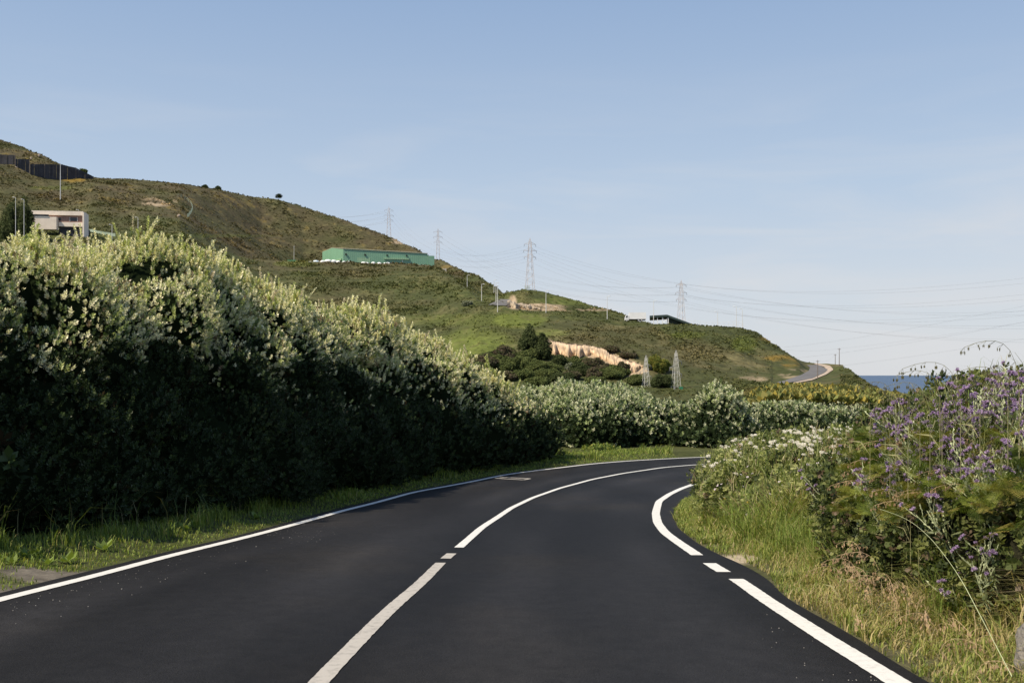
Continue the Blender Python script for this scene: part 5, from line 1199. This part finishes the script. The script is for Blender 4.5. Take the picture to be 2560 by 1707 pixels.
y = 416; P0 = at(1625, 812, y); t = empty('open_shed', tuple(P0)); s = y/F; X = lambda u: (u-1625)*s; Z = lambda v: (812-v)*s
b = MB(); prof = [(1624, 789), (1668, 786.5), (1740, 813)]
A = [(X(u), 0, Z(v)) for u, v in prof]; B = [(X(u)+2, 14, Z(v)-.4) for u, v in prof]; e = .9
b.add(A+B+[(a[0], a[1], a[2]-e) for a in A]+[(a[0], a[1], a[2]-e) for a in B], [(0, 1, 4, 3), (1, 2, 5, 4), (6, 9, 10, 7), (7, 10, 11, 8), (0, 6, 7, 1), (1, 7, 8, 2), (3, 4, 10, 9), (4, 5, 11, 10), (0, 3, 9, 6), (2, 8, 11, 5)]); b.build('roof', M['roofgreen'], t)
b = MB(); A = [(X(1668), .2, Z(788.2)), (X(1735), .2, Z(812)), (X(1668), .2, Z(812))]; A = [(X(1671), 3, Z(789)), (X(1738), 3, Z(813)), (X(1671), 3, Z(812))]; b.add(A+[(a[0], a[1]+.2, a[2]) for a in A], [(0, 2, 1), (3, 4, 5), (0, 1, 4, 3), (1, 2, 5, 4), (2, 0, 3, 5)]); b.build('gable_sheet', M['roofgreen'], t)
for u in (1644, 1656.5, 1671): b = MB(); b.box((X(u)-.14, .3, Z(816)), (X(u)+.14, .6, Z(791 if u > 1650 else 793))); b.build('post', M['white'], t)
for (a, c) in (((1657, 808), (1670, 795)), ((1657, 795), (1670, 808))): b = MB(); b.tube([(X(a[0]), .45, Z(a[1])), (X(c[0]), .45, Z(c[1]))], .09, 5); b.build('brace', M['white'], t)
tag(t, 'open sided shed with a dark sloping roof on the plateau', 'shed')

# ------------------------------------------------------------------ yard below the hill
def wallbox(u0, u1, v0, v1, y, m, name, label, cat, d=.5):
    P0 = at(u0, v1, y); b = MB(); b.box((0, 0, -1.5), ((u1-u0)*y/F, d, (v1-v0)*y/F)); n = 8; b.box((-.05, -.06, (v1-v0)*y/F), ((u1-u0)*y/F+.05, d+.06, (v1-v0)*y/F+.12)); o = b.build(name, m, None, False, tuple(P0)); tag(o, label, cat)
wallbox(1640, 1733, 965, 977, 292, M['concrete'], 'low_wall', 'low pale concrete wall behind the white lattice towers', 'wall')
wallbox(1588, 1610, 960, 970, 300, M['terracotta'], 'low_wall', 'short reddish wall left of the smaller white lattice tower', 'wall')
wallbox(1425, 1505, 953, 960, 300, M['concrete'], 'low_wall', 'faint pale wall behind the hedge left of the lattice towers', 'wall')
b = MB(); b.box((0, 0, 0), (.95, .7, 1.55)); b.box((-.06, -.06, 1.55), (1.01, .76, 1.66)); b.box((.05, -.03, .1), (.45, -.003, 1.45)); b.box((.5, -.03, .1), (.9, -.003, 1.45)); p = at(1699, 981, 284); tag(b.build('cabinet', M['green'], None, False, tuple(p)), 'small green cabinet at the foot of the taller white lattice tower', 'cabinet')
b = MB(); b.add([(0, 0, 0), (2.2, 0, 0), (1.1, 0, 1.5), (0, 1.5, 0), (2.2, 1.5, 0), (1.1, 1.5, 1.5)], [(0, 1, 2), (5, 4, 3), (0, 3, 4, 1), (1, 4, 5, 2), (2, 5, 3, 0)]); p = at(1495, 962, 296); t = tag(b.build('small_roof', M['terracotta'], None, False, tuple(p)), 'little reddish pointed roof just over the hedge top', 'hut')

# ------------------------------------------------------------------ light, sky, camera
EL, AZ = math.radians(50), (-.86, -.51)
nA = math.hypot(*AZ); sd = Vector((AZ[0]/nA*math.cos(EL), AZ[1]/nA*math.cos(EL), math.sin(EL)))
ld = bpy.data.lights.new('sun', 'SUN'); ld.energy = 4.9; ld.angle = math.radians(.5); ld.color = (1, .88, .69)
lo = bpy.data.objects.new('sun', ld); COL.objects.link(lo); lo.rotation_euler = sd.to_track_quat('Z', 'Y').to_euler()
W = bpy.data.worlds.new('World'); S.world = W; W.use_nodes = True; nt = W.node_tree; N = nt.nodes; L = nt.links
bg = N['Background']; sk = N.new('ShaderNodeTexSky'); sk.sky_type = 'NISHITA'; sk.sun_disc = False; sk.sun_elevation = EL; sk.sun_rotation = math.atan2(sd.x, sd.y)
sk.altitude = 30; sk.air_density = 1.0; sk.dust_density = .4; sk.ozone_density = 1.5
# thin cirrus in the air near the horizon
tc = N.new('ShaderNodeTexCoord'); mp = N.new('ShaderNodeMapping'); mp.inputs['Scale'].default_value = (1.2, 1.2, 9.); mp.inputs['Rotation'].default_value = (.05, .12, 0)
no = N.new('ShaderNodeTexNoise'); no.inputs['Scale'].default_value = 2.6; no.inputs['Detail'].default_value = 7; no.inputs['Roughness'].default_value = .55; no.inputs['Distortion'].default_value = .5
L.new(tc.outputs['Generated'], mp.inputs[0]); L.new(mp.outputs[0], no.inputs['Vector'])
cr = N.new('ShaderNodeMapRange'); cr.inputs[1].default_value = .46; cr.inputs[2].default_value = .75; cr.inputs[3].default_value = 0; cr.inputs[4].default_value = .8
L.new(no.outputs['Fac'], cr.inputs[0]); sp = N.new('ShaderNodeSeparateXYZ'); L.new(tc.outputs['Generated'], sp.inputs[0])
hm = N.new('ShaderNodeMapRange'); hm.inputs[1].default_value = .30; hm.inputs[2].default_value = .03; hm.inputs[3].default_value = 0; hm.inputs[4].default_value = 1; L.new(sp.outputs['Z'], hm.inputs[0])
ml = N.new('ShaderNodeMath'); ml.operation = 'MULTIPLY'; L.new(cr.outputs[0], ml.inputs[0]); L.new(hm.outputs[0], ml.inputs[1])
mx = N.new('ShaderNodeMixRGB'); mx.inputs[2].default_value = (5.3, 5.3, 5.4, 1); L.new(ml.outputs[0], mx.inputs[0]); L.new(sk.outputs[0], mx.inputs[1])
hz = N.new('ShaderNodeMapRange'); hz.interpolation_type = 'SMOOTHSTEP'; hz.inputs[1].default_value = .48; hz.inputs[2].default_value = -.04; hz.inputs[3].default_value = .78; hz.inputs[4].default_value = .93; L.new(sp.outputs['Z'], hz.inputs[0])
zr = N.new('ShaderNodeValToRGB'); L.new(sp.outputs['Z'], zr.inputs[0]); e_ = zr.color_ramp.elements
e_[0].position = 0; e_[0].color = (.465, .48, .505, 1); e_[1].position = .62; e_[1].color = (.15, .23, .39, 1)
for ps_, c_ in ((.09, (.425, .465, .52)), (.18, (.345, .42, .52)), (.36, (.225, .315, .465))): q_ = e_.new(ps_); q_.color = (*c_, 1)
zs = N.new('ShaderNodeVectorMath'); zs.operation = 'SCALE'; zs.inputs['Scale'].default_value = 10.4; L.new(zr.outputs[0], zs.inputs[0])
mz = N.new('ShaderNodeMixRGB'); L.new(zs.outputs[0], mz.inputs[2]); L.new(hz.outputs[0], mz.inputs[0]); L.new(sk.outputs[0], mz.inputs[1]); L.new(mz.outputs[0], mx.inputs[1])
L.new(mx.outputs[0], bg.inputs['Color']); bg.inputs['Strength'].default_value = .108
cd_ = bpy.data.cameras.new('camera'); cam = bpy.data.objects.new('camera', cd_); COL.objects.link(cam); S.camera = cam
cd_.lens = 35; cd_.sensor_width = 36; cd_.shift_y = (HZ-853.5)/2560; cd_.clip_start = .1; cd_.clip_end = 100000; cam.rotation_euler = (math.pi/2, 0, 0)
S.view_settings.view_transform = 'Standard'; S.view_settings.look = 'None'; S.view_settings.exposure = .35; S.view_settings.gamma = 1
S.cycles.max_bounces = 6; S.cycles.transparent_max_bounces = 4; S.cycles.use_denoising = True
